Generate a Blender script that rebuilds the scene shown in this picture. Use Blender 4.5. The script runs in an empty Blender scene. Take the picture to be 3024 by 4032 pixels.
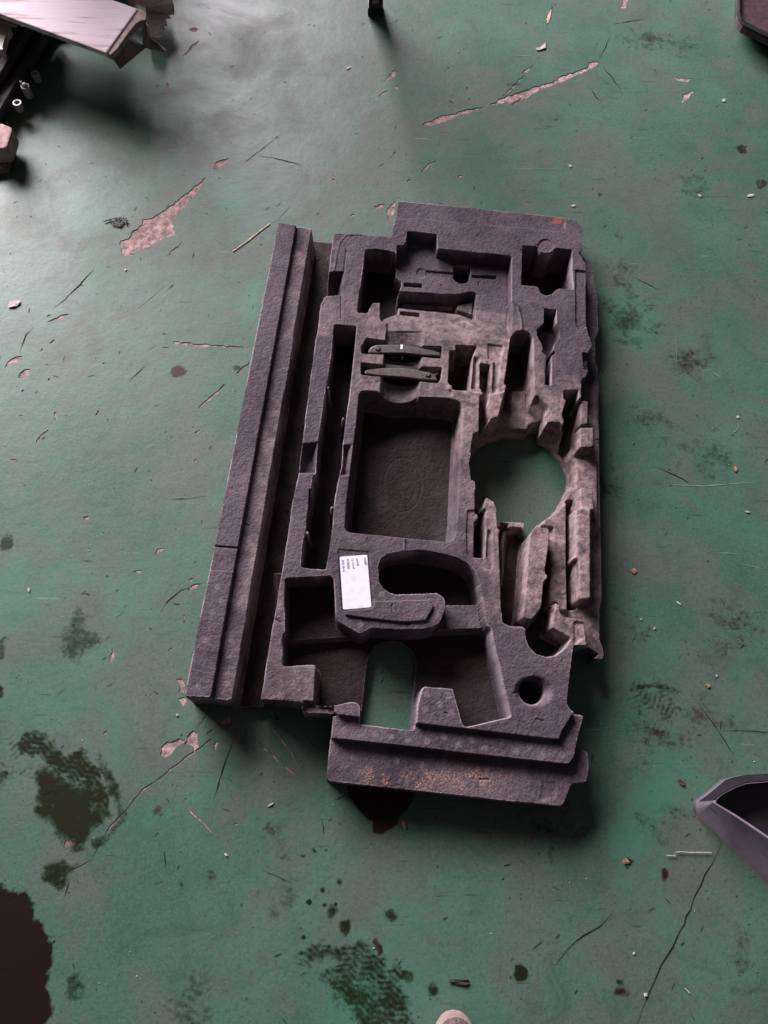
import bpy, bmesh, math, random
import numpy as np
from mathutils import Vector, Matrix
from mathutils.geometry import delaunay_2d_cdt

scene = bpy.context.scene
COL = scene.collection
random.seed(7)
RNG = np.random.default_rng(7)

# ------------------------------------------------------------------ camera
H = 1.30                       # height of the hand-held camera over the floor, metres
F = 2900.0                     # focal length in pixels of the 3024 x 4032 photograph
UPC = Vector((0.046, 0.3666, 0.9293)).normalized()      # world up seen from the camera
XC = (Vector((1, 0, 0)) - UPC * UPC.x).normalized()
YC = UPC.cross(XC)
ROT = Matrix((XC, YC, UPC))    # camera -> world
cam_d = bpy.data.cameras.new('camera')
cam = bpy.data.objects.new('camera', cam_d)
COL.objects.link(cam)
cam.matrix_world = Matrix.Translation((0, 0, H)) @ ROT.to_4x4()
cam_d.sensor_fit = 'VERTICAL'
cam_d.sensor_height = 24.0
cam_d.lens = F / 4032.0 * 24.0
cam_d.clip_start = 0.02
cam_d.clip_end = 200
scene.camera = cam

# ------------------------------------------------------------------ world and lamps
world = bpy.data.worlds.new('World'); scene.world = world
world.use_nodes = True
bg = world.node_tree.nodes['Background']
bg.inputs[0].default_value = (0.93, 0.86, 0.96, 1)
bg.inputs[1].default_value = 0.068
scene.view_settings.view_transform = 'Standard'
scene.view_settings.look = 'None'
scene.view_settings.exposure = 0.0
scene.view_settings.gamma = 1.0


def area_light(name, loc, target, sx, sy, power, color):
    l = bpy.data.lights.new(name, 'AREA')
    l.shape = 'RECTANGLE'; l.size = sx; l.size_y = sy; l.energy = power; l.color = color
    o = bpy.data.objects.new(name, l); COL.objects.link(o)
    o.location = loc
    o.rotation_euler = (Vector(target) - Vector(loc)).to_track_quat('-Z', 'Y').to_euler()
    return o


area_light('doorway_light', (-3.3, 5.9, 3.1), (0.0, 0.5, 0.0), 5.6, 3.0, 2050, (1.0, 0.91, 0.97))
#area_light('roof_light', (-0.9, 0.6, 3.6), (0.0, 0.5, 0.0), 1.6, 1.6, 10, (1.0, 0.93, 0.98))

# ------------------------------------------------------------------ pixel -> place
CROPS = {'A': (1000, 750, 2.37), 'B': (1650, 750, 2.212), 'C': (1100, 1200, 2.07375), 'D': (1750, 1200, 2.4585),
         'E': (1750, 2000, 2.37), 'F': (1050, 2100, 1.9518), 'G': (1200, 2600, 1.3825), 'H': (700, 1900, 2.2114),
         'K': (1400, 1200, 3.318), 'L': (1300, 880, 2.07375), 'M': (1300, 2150, 7.9), 'W': (0, 0, 0.54862),
         'N1': (0, 1000, 1.659), 'N2': (0, 1900, 1.659), 'N3': (2000, 0, 1.62), 'N4': (2250, 1000, 2.1434),
         'N5': (2250, 2000, 2.1434), 'N6': (600, 2700, 1.659), 'N7': (2000, 3000, 1.62), 'N8': (700, 0, 1.659),
         'P1': (0, 0, 2.07375), 'P2': (0, 0, 3.4022), 'P3': (1300, 0, 2.07375), 'P4': (2600, 0, 3.9127),
         'P5': (2500, 2900, 2.765), 'P6': (0, 2700, 1.661), 'P7': (1000, 3500, 1.659), 'P8': (400, 500, 2.07375),
         'S': (1600, 3900, 4.1475), 'R': (0, 0, 1.0)}


def pt(crop, x, y, z=0.0):
    ox, oy, s = CROPS[crop]
    px, py = ox + x / s, oy + y / s
    r = ROT @ Vector(((px - 1512) / F, -(py - 2016) / F, -1))
    t = (z - H) / r.z
    return Vector((r.x * t, r.y * t, z))


def path(spec, z=0.0):
    """'A 1,2 3,4,0.05 B 5,6' -> list of world points (third number overrides the height)."""
    out = []; crop = 'R'
    for tok in spec.split():
        if ',' not in tok:
            crop = tok; continue
        v = [float(a) for a in tok.split(',')]
        out.append(pt(crop, v[0], v[1], v[2] if len(v) > 2 else z))
    return out


# ------------------------------------------------------------------ numpy noise
def vnoise(x, y, scale, seed):
    r = np.random.default_rng(seed)
    N = 256
    g = r.random((N, N))
    X = x * scale; Y = y * scale
    xi = np.floor(X).astype(int); yi = np.floor(Y).astype(int)
    fx = X - xi; fy = Y - yi
    fx = fx * fx * (3 - 2 * fx); fy = fy * fy * (3 - 2 * fy)
    a = g[xi % N, yi % N]; b = g[(xi + 1) % N, yi % N]
    c = g[xi % N, (yi + 1) % N]; d = g[(xi + 1) % N, (yi + 1) % N]
    return (a * (1 - fx) + b * fx) * (1 - fy) + (c * (1 - fx) + d * fx) * fy


def fbm(x, y, scale, seed, octv=4):
    s = 0; a = 0.5; t = 0
    for i in range(octv):
        s = s + a * vnoise(x, y, scale * 2 ** i, seed + i); t += a; a *= 0.5
    return s / t


def sdf_poly(X, Y, P):
    n = len(P)
    d = np.full(X.shape, 1e9); inside = np.zeros(X.shape, bool)
    for i in range(n):
        ax, ay = P[i]; bx, by = P[(i + 1) % n]
        ex, ey = bx - ax, by - ay
        L2 = ex * ex + ey * ey + 1e-18
        t = np.clip(((X - ax) * ex + (Y - ay) * ey) / L2, 0, 1)
        dx = X - ax - t * ex; dy = Y - ay - t * ey
        d = np.minimum(d, dx * dx + dy * dy)
        if ay != by:
            c = ((ay > Y) != (by > Y)) & (X < ex * (Y - ay) / ey + ax)
            inside ^= c
    d = np.sqrt(d)
    return np.where(inside, -d, d)


def fillet(P, r, seg=3):
    if r <= 0: return P
    out = []; n = len(P)
    for i in range(n):
        p = P[i]; a = P[i - 1]; b = P[(i + 1) % n]
        la = math.dist(p, a); lb = math.dist(p, b)
        k = min(r, la * .45, lb * .45)
        if la < 1e-9 or lb < 1e-9: out.append(p); continue
        pa = (p[0] + (a[0] - p[0]) * k / la, p[1] + (a[1] - p[1]) * k / la)
        pb = (p[0] + (b[0] - p[0]) * k / lb, p[1] + (b[1] - p[1]) * k / lb)
        for j in range(seg + 1):
            t = j / seg
            out.append(((1 - t) ** 2 * pa[0] + 2 * t * (1 - t) * p[0] + t * t * pb[0],
                        (1 - t) ** 2 * pa[1] + 2 * t * (1 - t) * p[1] + t * t * pb[1]))
    return out


# ------------------------------------------------------------------ materials
def new_mat(name):
    m = bpy.data.materials.new(name); m.use_nodes = True
    nt = m.node_tree; nt.nodes.clear()
    out = nt.nodes.new('ShaderNodeOutputMaterial'); b = nt.nodes.new('ShaderNodeBsdfPrincipled')
    nt.links.new(b.outputs[0], out.inputs[0])
    return m, nt, b, out


class NB:
    """tiny node helper"""
    def __init__(s, nt):
        s.nt = nt
        tc = nt.nodes.new('ShaderNodeTexCoord'); s.obj = tc.outputs['Object']

    def n(s, t, **k):
        nd = s.nt.nodes.new(t)
        for a, v in k.items(): setattr(nd, a, v)
        return nd

    def link(s, a, b): s.nt.links.new(a, b)

    def set(s, sock, v):
        if hasattr(v, 'is_linked') or isinstance(v, bpy.types.NodeSocket): s.link(v, sock)
        else: sock.default_value = v

    def noise(s, scale, detail=4, rough=.55, vec=None, dist=0.0):
        nd = s.n('ShaderNodeTexNoise'); nd.inputs['Scale'].default_value = scale
        nd.inputs['Detail'].default_value = detail; nd.inputs['Roughness'].default_value = rough
        nd.inputs['Distortion'].default_value = dist
        s.link(vec or s.obj, nd.inputs['Vector']); return nd.outputs[0]

    def voro(s, scale, feature='F1', vec=None, out=0, rand=1.0):
        nd = s.n('ShaderNodeTexVoronoi', feature=feature); nd.inputs['Scale'].default_value = scale
        nd.inputs['Randomness'].default_value = rand
        s.link(vec or s.obj, nd.inputs['Vector']); return nd.outputs[out]

    def ramp(s, v, a, b, x=0.0, y=1.0):
        nd = s.n('ShaderNodeMapRange', interpolation_type='SMOOTHSTEP')
        s.link(v, nd.inputs[0])
        for i, q in zip((1, 2, 3, 4), (a, b, x, y)): nd.inputs[i].default_value = q
        return nd.outputs[0]

    def math(s, op, a, b=0.0):
        nd = s.n('ShaderNodeMath', operation=op)
        s.set(nd.inputs[0], a); s.set(nd.inputs[1], b); return nd.outputs[0]

    def mix(s, f, a, b, mode='MIX'):
        nd = s.n('ShaderNodeMix', data_type='RGBA', blend_type=mode)
        s.set(nd.inputs[0], f)
        s.set(nd.inputs[6], a if not isinstance(a, tuple) else (*a, 1)[:4])
        s.set(nd.inputs[7], b if not isinstance(b, tuple) else (*b, 1)[:4])
        return nd.outputs[2]

    def attr(s, name):
        nd = s.n('ShaderNodeAttribute', attribute_name=name); return nd.outputs['Fac']

    def mapping(s, scale=(1, 1, 1), rot=(0, 0, 0)):
        nd = s.n('ShaderNodeMapping'); nd.inputs['Scale'].default_value = scale
        nd.inputs['Rotation'].default_value = rot
        s.link(s.obj, nd.inputs['Vector']); return nd.outputs[0]

    def bump(s, h, strength, dist, normal=None):
        nd = s.n('ShaderNodeBump'); nd.inputs['Strength'].default_value = strength
        nd.inputs['Distance'].default_value = dist
        s.link(h, nd.inputs['Height'])
        if normal: s.link(normal, nd.inputs['Normal'])
        return nd.outputs[0]


def simple_mat(name, col, rough=.6, metal=0.0, var=.25, scale=40, bump=.3, bdist=.0008, spec=.5, mapping=None):
    m, nt, b, out = new_mat(name); q = NB(nt)
    vec = q.mapping(*mapping) if mapping else None
    n1 = q.noise(scale, 5, .6, vec)
    dark = tuple(c * (1 - var) for c in col); light = tuple(min(1, c * (1 + var)) for c in col)
    q.link(q.mix(q.ramp(n1, .3, .7), dark, light), b.inputs['Base Color'])
    q.link(q.ramp(q.noise(scale * .7, 3), .3, .7, rough * .85, min(1, rough * 1.15)), b.inputs['Roughness'])
    b.inputs['Metallic'].default_value = metal
    b.inputs['Specular IOR Level'].default_value = spec
    q.link(q.bump(n1, bump, bdist), b.inputs['Normal'])
    return m


def foam_material():
    m, nt, b, out = new_mat('moulded_foam'); q = NB(nt)
    big = q.noise(7, 5, .6); mid = q.noise(60, 5, .65); fine = q.noise(420, 4, .6)
    cells = q.voro(300, 'DISTANCE_TO_EDGE'); crack = q.ramp(cells, 0.0, .07)
    cc = q.voro(300, 'F1')
    c = q.mix(q.ramp(big, .35, .68), (.052, .039, .048), (.106, .081, .095))
    c = q.mix(q.math('MULTIPLY', q.ramp(mid, .35, .72), .4), c, (.138, .107, .121), 'MIX')
    c = q.mix(q.math('MULTIPLY', q.ramp(fine, .4, .7), .2), c, (.17, .135, .145))
    c = q.mix(q.math('MULTIPLY', q.ramp(fine, .5, .3), .25), c, (.03, .023, .027))
    c = q.mix(q.math('MULTIPLY', q.attr('dust'), q.ramp(mid, .25, .7)), c, (.47, .34, .32))
    c = q.mix(q.math('MULTIPLY', q.attr('edge'), .75), c, (.36, .29, .31))
    cl = q.noise(11, 5, .7, None, .5)
    c = q.mix(q.math('MULTIPLY', q.ramp(cl, .5, .7), .5), c, (.17, .13, .14))
    c = q.mix(q.math('MULTIPLY', q.ramp(q.noise(19, 5, .7), .5, .36), .5), c, (.038, .030, .036))
    c = q.mix(q.math('MULTIPLY', q.attr('dirt_shade'), q.ramp(mid, .1, .6, .75, 1.0)), c, (.024, .0155, .015))  # brown film and recess shade, mixed into the colour
    # scuffed light streaks
    st = q.noise(1, 3, .5, q.mapping((260, 16, 60), (0, 0, .2)))
    c = q.mix(q.math('MULTIPLY', q.ramp(st, .66, .8), q.ramp(big, .5, .7)), c, (.19, .165, .175))
    # fused vent discs
    c = q.mix(q.math('MULTIPLY', q.attr('vent'), q.math('SUBTRACT', 1.0, q.ramp(q.voro(520, 'DISTANCE_TO_EDGE'), 0, .12))), c, (.24, .2, .21))
    c = q.mix(q.math('MULTIPLY', q.attr('vent'), .45), c, (.17, .14, .15))
    c = q.mix(q.math('MULTIPLY', q.attr('rust'), q.ramp(mid, .25, .5, .35, .8)), c, (.33, .08, .04))
    spk = q.math('MULTIPLY', q.attr('sand'), q.math('MULTIPLY', q.ramp(q.noise(330, 3, .7), .5, .58), q.ramp(q.noise(30, 3, .6), .42, .55)))
    c = q.mix(spk, c, (.42, .24, .16))
    # open pores between beads
    pore = q.math('MULTIPLY', q.ramp(q.voro(150, 'F1'), .16, .08), q.ramp(q.noise(22, 3), .38, .55))
    c = q.mix(q.math('MULTIPLY', pore, .75), c, (.012, .01, .011))
    c = q.mix(q.math('MULTIPLY', q.math('SUBTRACT', 1.0, crack), .35), c, (.02, .017, .02))
    b.inputs['Roughness'].default_value = .62
    q.link(c, b.inputs['Base Color'])
    b.inputs['Specular IOR Level'].default_value = .12
    n1 = q.bump(mid, .12, .003)
    n2 = q.bump(q.math('SUBTRACT', q.math('MULTIPLY', crack, .6), cc), .4, .001, n1)
    n3 = q.bump(q.math('SUBTRACT', fine, q.math('MULTIPLY', pore, 1.5)), .35, .001, n2)
    q.link(n3, b.inputs['Normal'])
    return m


def floor_material():
    m, nt, b, out = new_mat('worn_green_floor_paint'); q = NB(nt)
    big = q.noise(2.3, 6, .62); b2 = q.noise(5.5, 6, .68, None, .6); mid = q.noise(26, 6, .65); fine = q.noise(260, 4, .7)
    c = q.mix(q.ramp(big, .35, .65), (.036, .102, .068), (.062, .136, .096))
    c = q.mix(q.math('MULTIPLY', q.ramp(b2, .42, .62), .85), c, (.078, .096, .076))      # trodden-in grey grime
    c = q.mix(q.math('MULTIPLY', q.ramp(mid, .5, .75), .35), c, (.05, .062, .048))
    c = q.mix(q.math('MULTIPLY', q.ramp(fine, .42, .7), .4), c, (.13, .17, .14))
    c = q.mix(q.math('MULTIPLY', q.ramp(q.noise(140, 4, .75), .5, .32), .5), c, (.028, .05, .038))
    c = q.mix(q.math('MULTIPLY', q.ramp(q.noise(13, 6, .75, None, 1.2), .5, .7), .55), c, (.036, .075, .055))
    c = q.mix(q.math('MULTIPLY', q.ramp(q.noise(3.1, 5, .6, None, .8), .56, .7), .6), c, (.04, .165, .105))
    # fine scratches and scuffs in several directions
    for i, (a, s, w, col, k) in enumerate(((.5, 34, .70, (.02, .03, .024), .75), (.75, 60, .72, (.028, .035, .03), .7),
                                        (-.6, 40, .745, (.22, .3, .25), .45), (1.3, 50, .74, (.025, .03, .028), .6))):
        st = q.noise(1, 3, .45, q.mapping((s * .22, s * 3.2, 1), (0, 0, a)))
        gate = q.ramp(q.noise(6 + i, 4, .6), .44, .56)
        c = q.mix(q.math('MULTIPLY', q.math('MULTIPLY', q.ramp(st, w - .03, w + .03), gate), k), c, col)
    # dark specks
    v = q.voro(75, 'F1'); gate = q.ramp(q.noise(9, 4, .6), .5, .64)
    c = q.mix(q.math('MULTIPLY', q.math('MULTIPLY', q.ramp(v, .17, .08), gate), .8), c, (.014, .016, .014))
    v2 = q.voro(38, 'F1')
    
    q.link(c, b.inputs['Base Color'])
    r = q.math('ADD', q.ramp(big, .3, .7, .43, .53), q.ramp(b2, .4, .7, 0, .10))
    q.link(r, b.inputs['Roughness'])
    b.inputs['Specular IOR Level'].default_value = .36
    wav = q.noise(14, 5, .6)
    n1 = q.bump(wav, .22, .005)
    n2 = q.bump(q.noise(75, 5, .7), .22, .0015, n1)
    q.link(n2, b.inputs['Normal'])
    return m


def concrete_material():
    m, nt, b, out = new_mat('bare_pink_concrete'); q = NB(nt)
    a = q.noise(70, 6, .7); d = q.noise(16, 4, .6)
    c = q.mix(q.ramp(a, .35, .68), (.15, .095, .088), (.52, .34, .31))
    c = q.mix(q.math('MULTIPLY', q.ramp(d, .5, .7), .6), c, (.13, .085, .075))
    q.link(c, b.inputs['Base Color']); b.inputs['Roughness'].default_value = .85
    q.link(q.bump(a, .8, .003), b.inputs['Normal'])
    return m


def stain_material(name, dark, edge, rough):
    m, nt, b, out = new_mat(name); q = NB(nt)
    n1 = q.noise(120, 5, .7)
    d = q.attr('m')
    n2 = q.noise(38, 5, .65)
    dens = q.math('ADD', d, q.math('MULTIPLY', q.math('SUBTRACT', q.math('ADD', n1, n2), 1.0), 1.3))
    dens = q.math('MULTIPLY', dens, q.ramp(d, .0, .12))
    c = q.mix(q.ramp(dens, .35, .8), edge, dark)
    q.link(c, b.inputs['Base Color']); b.inputs['Roughness'].default_value = rough
    b.inputs['Specular IOR Level'].default_value = .12
    q.link(q.bump(n1, .3, .0015), b.inputs['Normal'])
    tr = q.n('ShaderNodeBsdfTransparent'); mx = q.n('ShaderNodeMixShader')
    q.link(q.ramp(dens, .05, .95), mx.inputs[0]); q.link(tr.outputs[0], mx.inputs[1]); q.link(b.outputs[0], mx.inputs[2])
    q.link(mx.outputs[0], out.inputs[0])
    return m


FOAM = foam_material(); FLOORM = floor_material(); CONC = concrete_material()
OIL = stain_material('oil_soaked_paint', (.011, .013, .004), (.016, .042, .013), .6)
PUD = stain_material('dark_oil_puddle', (.0095, .0045, .005), (.013, .016, .007), .6)
GREASE = stain_material('thin_grease', (.03, .04, .03), (.035, .055, .04), .42)
RUSTS = stain_material('brown_stain', (.022, .01, .008), (.05, .022, .016), .6)
MAROON = stain_material('maroon_stain', (.075, .035, .038), (.08, .05, .05), .6)


# ------------------------------------------------------------------ object helpers
def tag(o, label=None, cat=None, group=None, kind=None):
    if label: o['label'] = label
    if cat: o['category'] = cat
    if group: o['group'] = group
    if kind: o['kind'] = kind
    return o


def mesh_obj(name, verts, faces, mat, parent=None, smooth=False):
    me = bpy.data.meshes.new(name); me.from_pydata([tuple(v) for v in verts], [], faces); me.update()
    if smooth: me.polygons.foreach_set('use_smooth', [True] * len(me.polygons))
    o = bpy.data.objects.new(name, me); COL.objects.link(o)
    if mat: me.materials.append(mat)
    if parent: attach(o, parent)
    return o


def attach(o, parent):
    """the mesh is written in world coordinates: keep it where it is"""
    o.parent = parent
    o.matrix_parent_inverse = parent.matrix_basis.inverted()


def empty(name, loc):
    o = bpy.data.objects.new(name, None); COL.objects.link(o); o.location = loc
    o.empty_display_size = .05
    return o


def bm_obj(name, bm, mat, parent=None, smooth=False, bevel=0.0, seg=2):
    bmesh.ops.recalc_face_normals(bm, faces=bm.faces[:])
    if bevel:
        es = [e for e in bm.edges if len(e.link_faces) == 2 and e.calc_face_angle(0) > .5]
        bmesh.ops.bevel(bm, geom=es, offset=bevel, segments=seg, affect='EDGES', profile=.6)
    me = bpy.data.meshes.new(name); bm.to_mesh(me); bm.free()
    if smooth: me.polygons.foreach_set('use_smooth', [True] * len(me.polygons))
    o = bpy.data.objects.new(name, me); COL.objects.link(o); me.materials.append(mat)
    if parent: attach(o, parent)
    return o


def loft_bm(rings, cap0=True, cap1=True, closed=True):
    bm = bmesh.new(); R = [[bm.verts.new(p) for p in r] for r in rings]
    n = len(rings[0])
    for a, b in zip(R, R[1:]):
        for i in range(n if closed else n - 1):
            j = (i + 1) % n
            bm.faces.new((a[i], a[j], b[j], b[i]))
    if cap0: bm.faces.new(R[0][::-1])
    if cap1: bm.faces.new(R[-1])
    return bm


def rough_outline(P, amp, step, rnd):
    """subdivide a closed 2D outline and roughen it"""
    out = []; n = len(P)
    for i in range(n):
        a, b = P[i], P[(i + 1) % n]
        L = math.dist(a, b); k = max(1, int(L / step))
        nx, ny = (-(b[1] - a[1]) / (L + 1e-9), (b[0] - a[0]) / (L + 1e-9))
        for j in range(k):
            t = j / k
            q = rnd.uniform(-amp, amp) * (.35 if j == 0 else 1) * min(1, L / (6 * amp))
            out.append((a[0] + (b[0] - a[0]) * t + nx * q, a[1] + (b[1] - a[1]) * t + ny * q))
    return out


# ------------------------------------------------------------------ floor
CHIPS = '''P8 145,960 150,930 220,910 240,860 330,800 340,755 420,740 480,700 620,600 720,520 860,400 800,500 700,620 620,710 600,750 575,790 600,840 600,885 520,900 440,950 350,985 260,1030 190,1045 160,1030
P8 915,340 925,300 970,270 1035,255 1020,290 980,320 940,345
P8 520,1060 600,985 690,910 610,1000
P3 725,1022 830,985 890,945 1000,930 1100,895 1255,870 1180,905 1050,950 930,1000 830,1025
P3 1305,855 1400,800 1500,770 1640,718 N3 40,595 150,560 290,520 330,490 500,430 515,395 590,395 550,430 500,455 350,520 280,545 150,600 130,620 20,670 P3 1560,800 1480,840
P3 1400,795 1500,690 1600,590 N3 60,480 160,415 130,450 60,530 0,600 P3 1500,730
P3 435,668 480,610 525,570 550,595 520,630
P3 390,795 430,750 475,733 440,765
P3 525,750 530,700 550,705 545,750
P3 740,1405 790,1340 865,1310 830,1345 760,1400
P3 515,1265 530,1235 542,1245 530,1272
P3 1038,1440 1060,1428 1082,1434 1070,1456
P3 486,1275 508,1290 506,1308 493,1306
P3 12,1460 35,1465 52,1492 30,1492
P3 628,1470 660,1462 650,1485 632,1490
N1 30,745 50,700 100,670 145,668 140,690 80,720
N1 120,810 130,775 160,755 200,750 185,790 150,815
N1 290,450 350,420 410,395 450,390 440,408 360,437
N1 303,412 315,397 333,394 325,406
N1 175,498 225,468 205,488
N1 322,582 350,557 362,570 335,585
N1 263,628 276,618 287,630 272,640
N1 137,898 150,885 160,895 148,905
N1 230,1235 260,1190 320,1143 312,1162 260,1215
N1 1125,571 1145,571 1280,588 1400,594 1540,604 1640,607 1540,613 1420,607 1290,604 1150,587
N1 1290,1010 1400,905 1460,848 1472,853 1420,912 1310,1002
N1 1540,780 1585,735 1630,700 1628,720 1560,780
N1 620,1052 640,1022 653,1035 635,1057
N1 62,1338 100,1338 117,1350 90,1362
N1 1060,522 1075,517 1090,527 1075,531
N1 1060,612 1080,605 1105,611 1080,618
N1 665,713 680,708 690,720 675,722
N1 355,1030 370,1035 372,1080 358,1085
N1 1265,1348 1280,1340 1285,1355 1272,1362
N1 1270,1165 1305,1145 1300,1165 1280,1175
N1 795,0 880,0 860,12 820,12
N1 310,820 325,808 332,825 320,835
N2 1010,462 1030,435 1078,425 1060,447 1030,462
N2 855,587 890,572 928,574 920,590
N2 716,1167 730,1078 747,1110 747,1150 730,1172
N2 1222,702 1260,665 1297,658 1282,687 1240,702
N2 1080,802 1118,763 1107,792
N2 1150,1280 1190,1280 1207,1310 1202,1372 1165,1368 1172,1320
N2 1195,868 1208,868 1212,915 1199,922
N2 673,1642 683,1625 700,1623 692,1647 680,1652
N2 1235,630 1260,622 1255,645 1240,650
N2 540,225 575,218 578,240 548,243
N2 1095,1095 1125,1075 1120,1092 1100,1103
N2 1160,1410 1200,1400 1230,1420 1195,1475 1180,1440
P6 1045,450 1055,400 1090,365 1170,345 1200,355 1203,372 1150,400 1125,440 1080,467 1055,460
P6 1205,378 1240,310 1262,290 1290,310 1297,380 1300,402 1262,432 1262,400 1240,386
N6 440,240 470,225 510,195 513,240 480,258 445,260
P6 1395,385 1410,366 1435,363 1417,392 1413,422 1397,417
P6 415,1052 425,1015 450,1000 492,1015 480,1047 440,1055
P6 72,1432 85,1422 92,1432 78,1448
N6 535,900 550,893 562,905 545,912
N3 712,50 738,-10 768,-10 747,50
N3 243,152 253,90 278,60 272,110
N3 1045,490 1165,500 1150,522 1080,514
N3 1105,645 1120,602 1192,575 1150,632 1112,658
N3 1155,1048 1242,1003 1212,1058
N3 30,737 100,688 60,722
N8 1280,1350 1355,1330 1330,1372 1300,1367
N8 1365,1360 1420,1308 1418,1385 1372,1438
N8 1125,1405 1150,1395 1158,1410 1130,1415
N8 635,900 650,885 662,905 648,920
N8 1008,1180 1022,1172 1040,1192 1025,1194
P1 1495,460 1560,370 1630,325 1600,370 1540,430
P1 1360,685 1375,675 1390,700 1385,730 1365,720
P1 1540,238 1580,222 1620,235 1600,258 1560,255
P5 1215,1500 1216,1500 1216,1501
'''
CRACKS = [('P6', [(1387, 343), (1330, 390), (1260, 440), (1150, 520), (1050, 600), (960, 660), (880, 740), (820, 820), (750, 890), (700, 950), (660, 1020), (625, 1090), (600, 1135), (540, 1172), (430, 1230), (355, 1275)],
           [2, 9, 13, 11, 9, 13, 10, 8, 9, 7, 5, 6, 3, 6, 8, 3]),
          ('P6', [(1195, 750), (1240, 815), (1300, 870), (1360, 930), (1412, 987)], [2, 7, 8, 7, 3]),
          ('N6', [(600, 298), (690, 370), (790, 460), (880, 540), (932, 582)], [3, 9, 8, 8, 3]),
          ('N6', [(760, 250), (830, 340), (900, 430), (955, 535)], [2, 7, 8, 6]),
          ('N6', [(560, 245), (520, 380), (470, 520), (430, 650), (400, 745)], [6, 3, 6, 6, 2])]


def build_floor():
    rnd = random.Random(3)
    polys = []
    for line in CHIPS.strip().splitlines():
        P = [(p.x, p.y) for p in path(line)]
        if len(P) < 4: continue
        P = rough_outline(P, .0022, .006, rnd)
        polys.append(P)
    for crop, pts, wd in CRACKS:
        c = [pt(crop, *p) for p in pts]; s = 1.0 / CROPS[crop][2] * 1.3 / F * .5
        L, R = [], []
        for i, p in enumerate(c):
            d = (c[min(i + 1, len(c) - 1)] - c[max(i - 1, 0)]); nrm = Vector((-d.y, d.x)).normalized() * wd[i] * s
            L.append((p.x + nrm.x, p.y + nrm.y)); R.append((p.x - nrm.x, p.y - nrm.y))
        polys.append(rough_outline(L + R[::-1], .0012, .008, rnd))
    co = []; edges = []; owner = []
    E = 7.0
    co += [Vector((-E, -3)), Vector((E, -3)), Vector((E, 9)), Vector((-E, 9))]
    edges += [(0, 1), (1, 2), (2, 3), (3, 0)]
    for P in polys:
        b = len(co); n = len(P)
        co += [Vector(p) for p in P]; edges += [(b + i, b + (i + 1) % n) for i in range(n)]
    r = delaunay_2d_cdt(co, edges, [], 0, 1e-6)
    vs, es, fs = r[0], r[1], r[2]
    cen = np.array([[sum(vs[i].x for i in f) / len(f), sum(vs[i].y for i in f) / len(f)] for f in fs])
    inside = np.zeros(len(fs), bool)
    for P in polys:
        inside |= sdf_poly(cen[:, 0], cen[:, 1], P) < 0
    bm = bmesh.new(); V = [bm.verts.new((v.x, v.y, 0)) for v in vs]
    for f, ins in zip(fs, inside):
        if not ins: bm.faces.new([V[i] for i in f])
    rim = [e for e in bm.edges if len(e.link_faces) == 1]
    r = bmesh.ops.extrude_edge_only(bm, edges=rim)
    for v in [g for g in r['geom'] if isinstance(g, bmesh.types.BMVert)]: v.co.z = -.0011
    fl = bm_obj('floor', bm, FLOORM)
    tag(fl, 'scratched green painted workshop floor with chips showing pink concrete', None, None, 'structure')
    # bare slab under the paint, slightly uneven
    g = bmesh.new(); bmesh.ops.create_grid(g, x_segments=160, y_segments=160, size=E)
    for v in g.verts: v.co.y += 3; v.co.z = -.0011 + rnd.uniform(-.0003, .0003)
    sl = bm_obj('concrete_slab', g, CONC, fl)
    return fl


FLOOR = build_floor()


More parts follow.
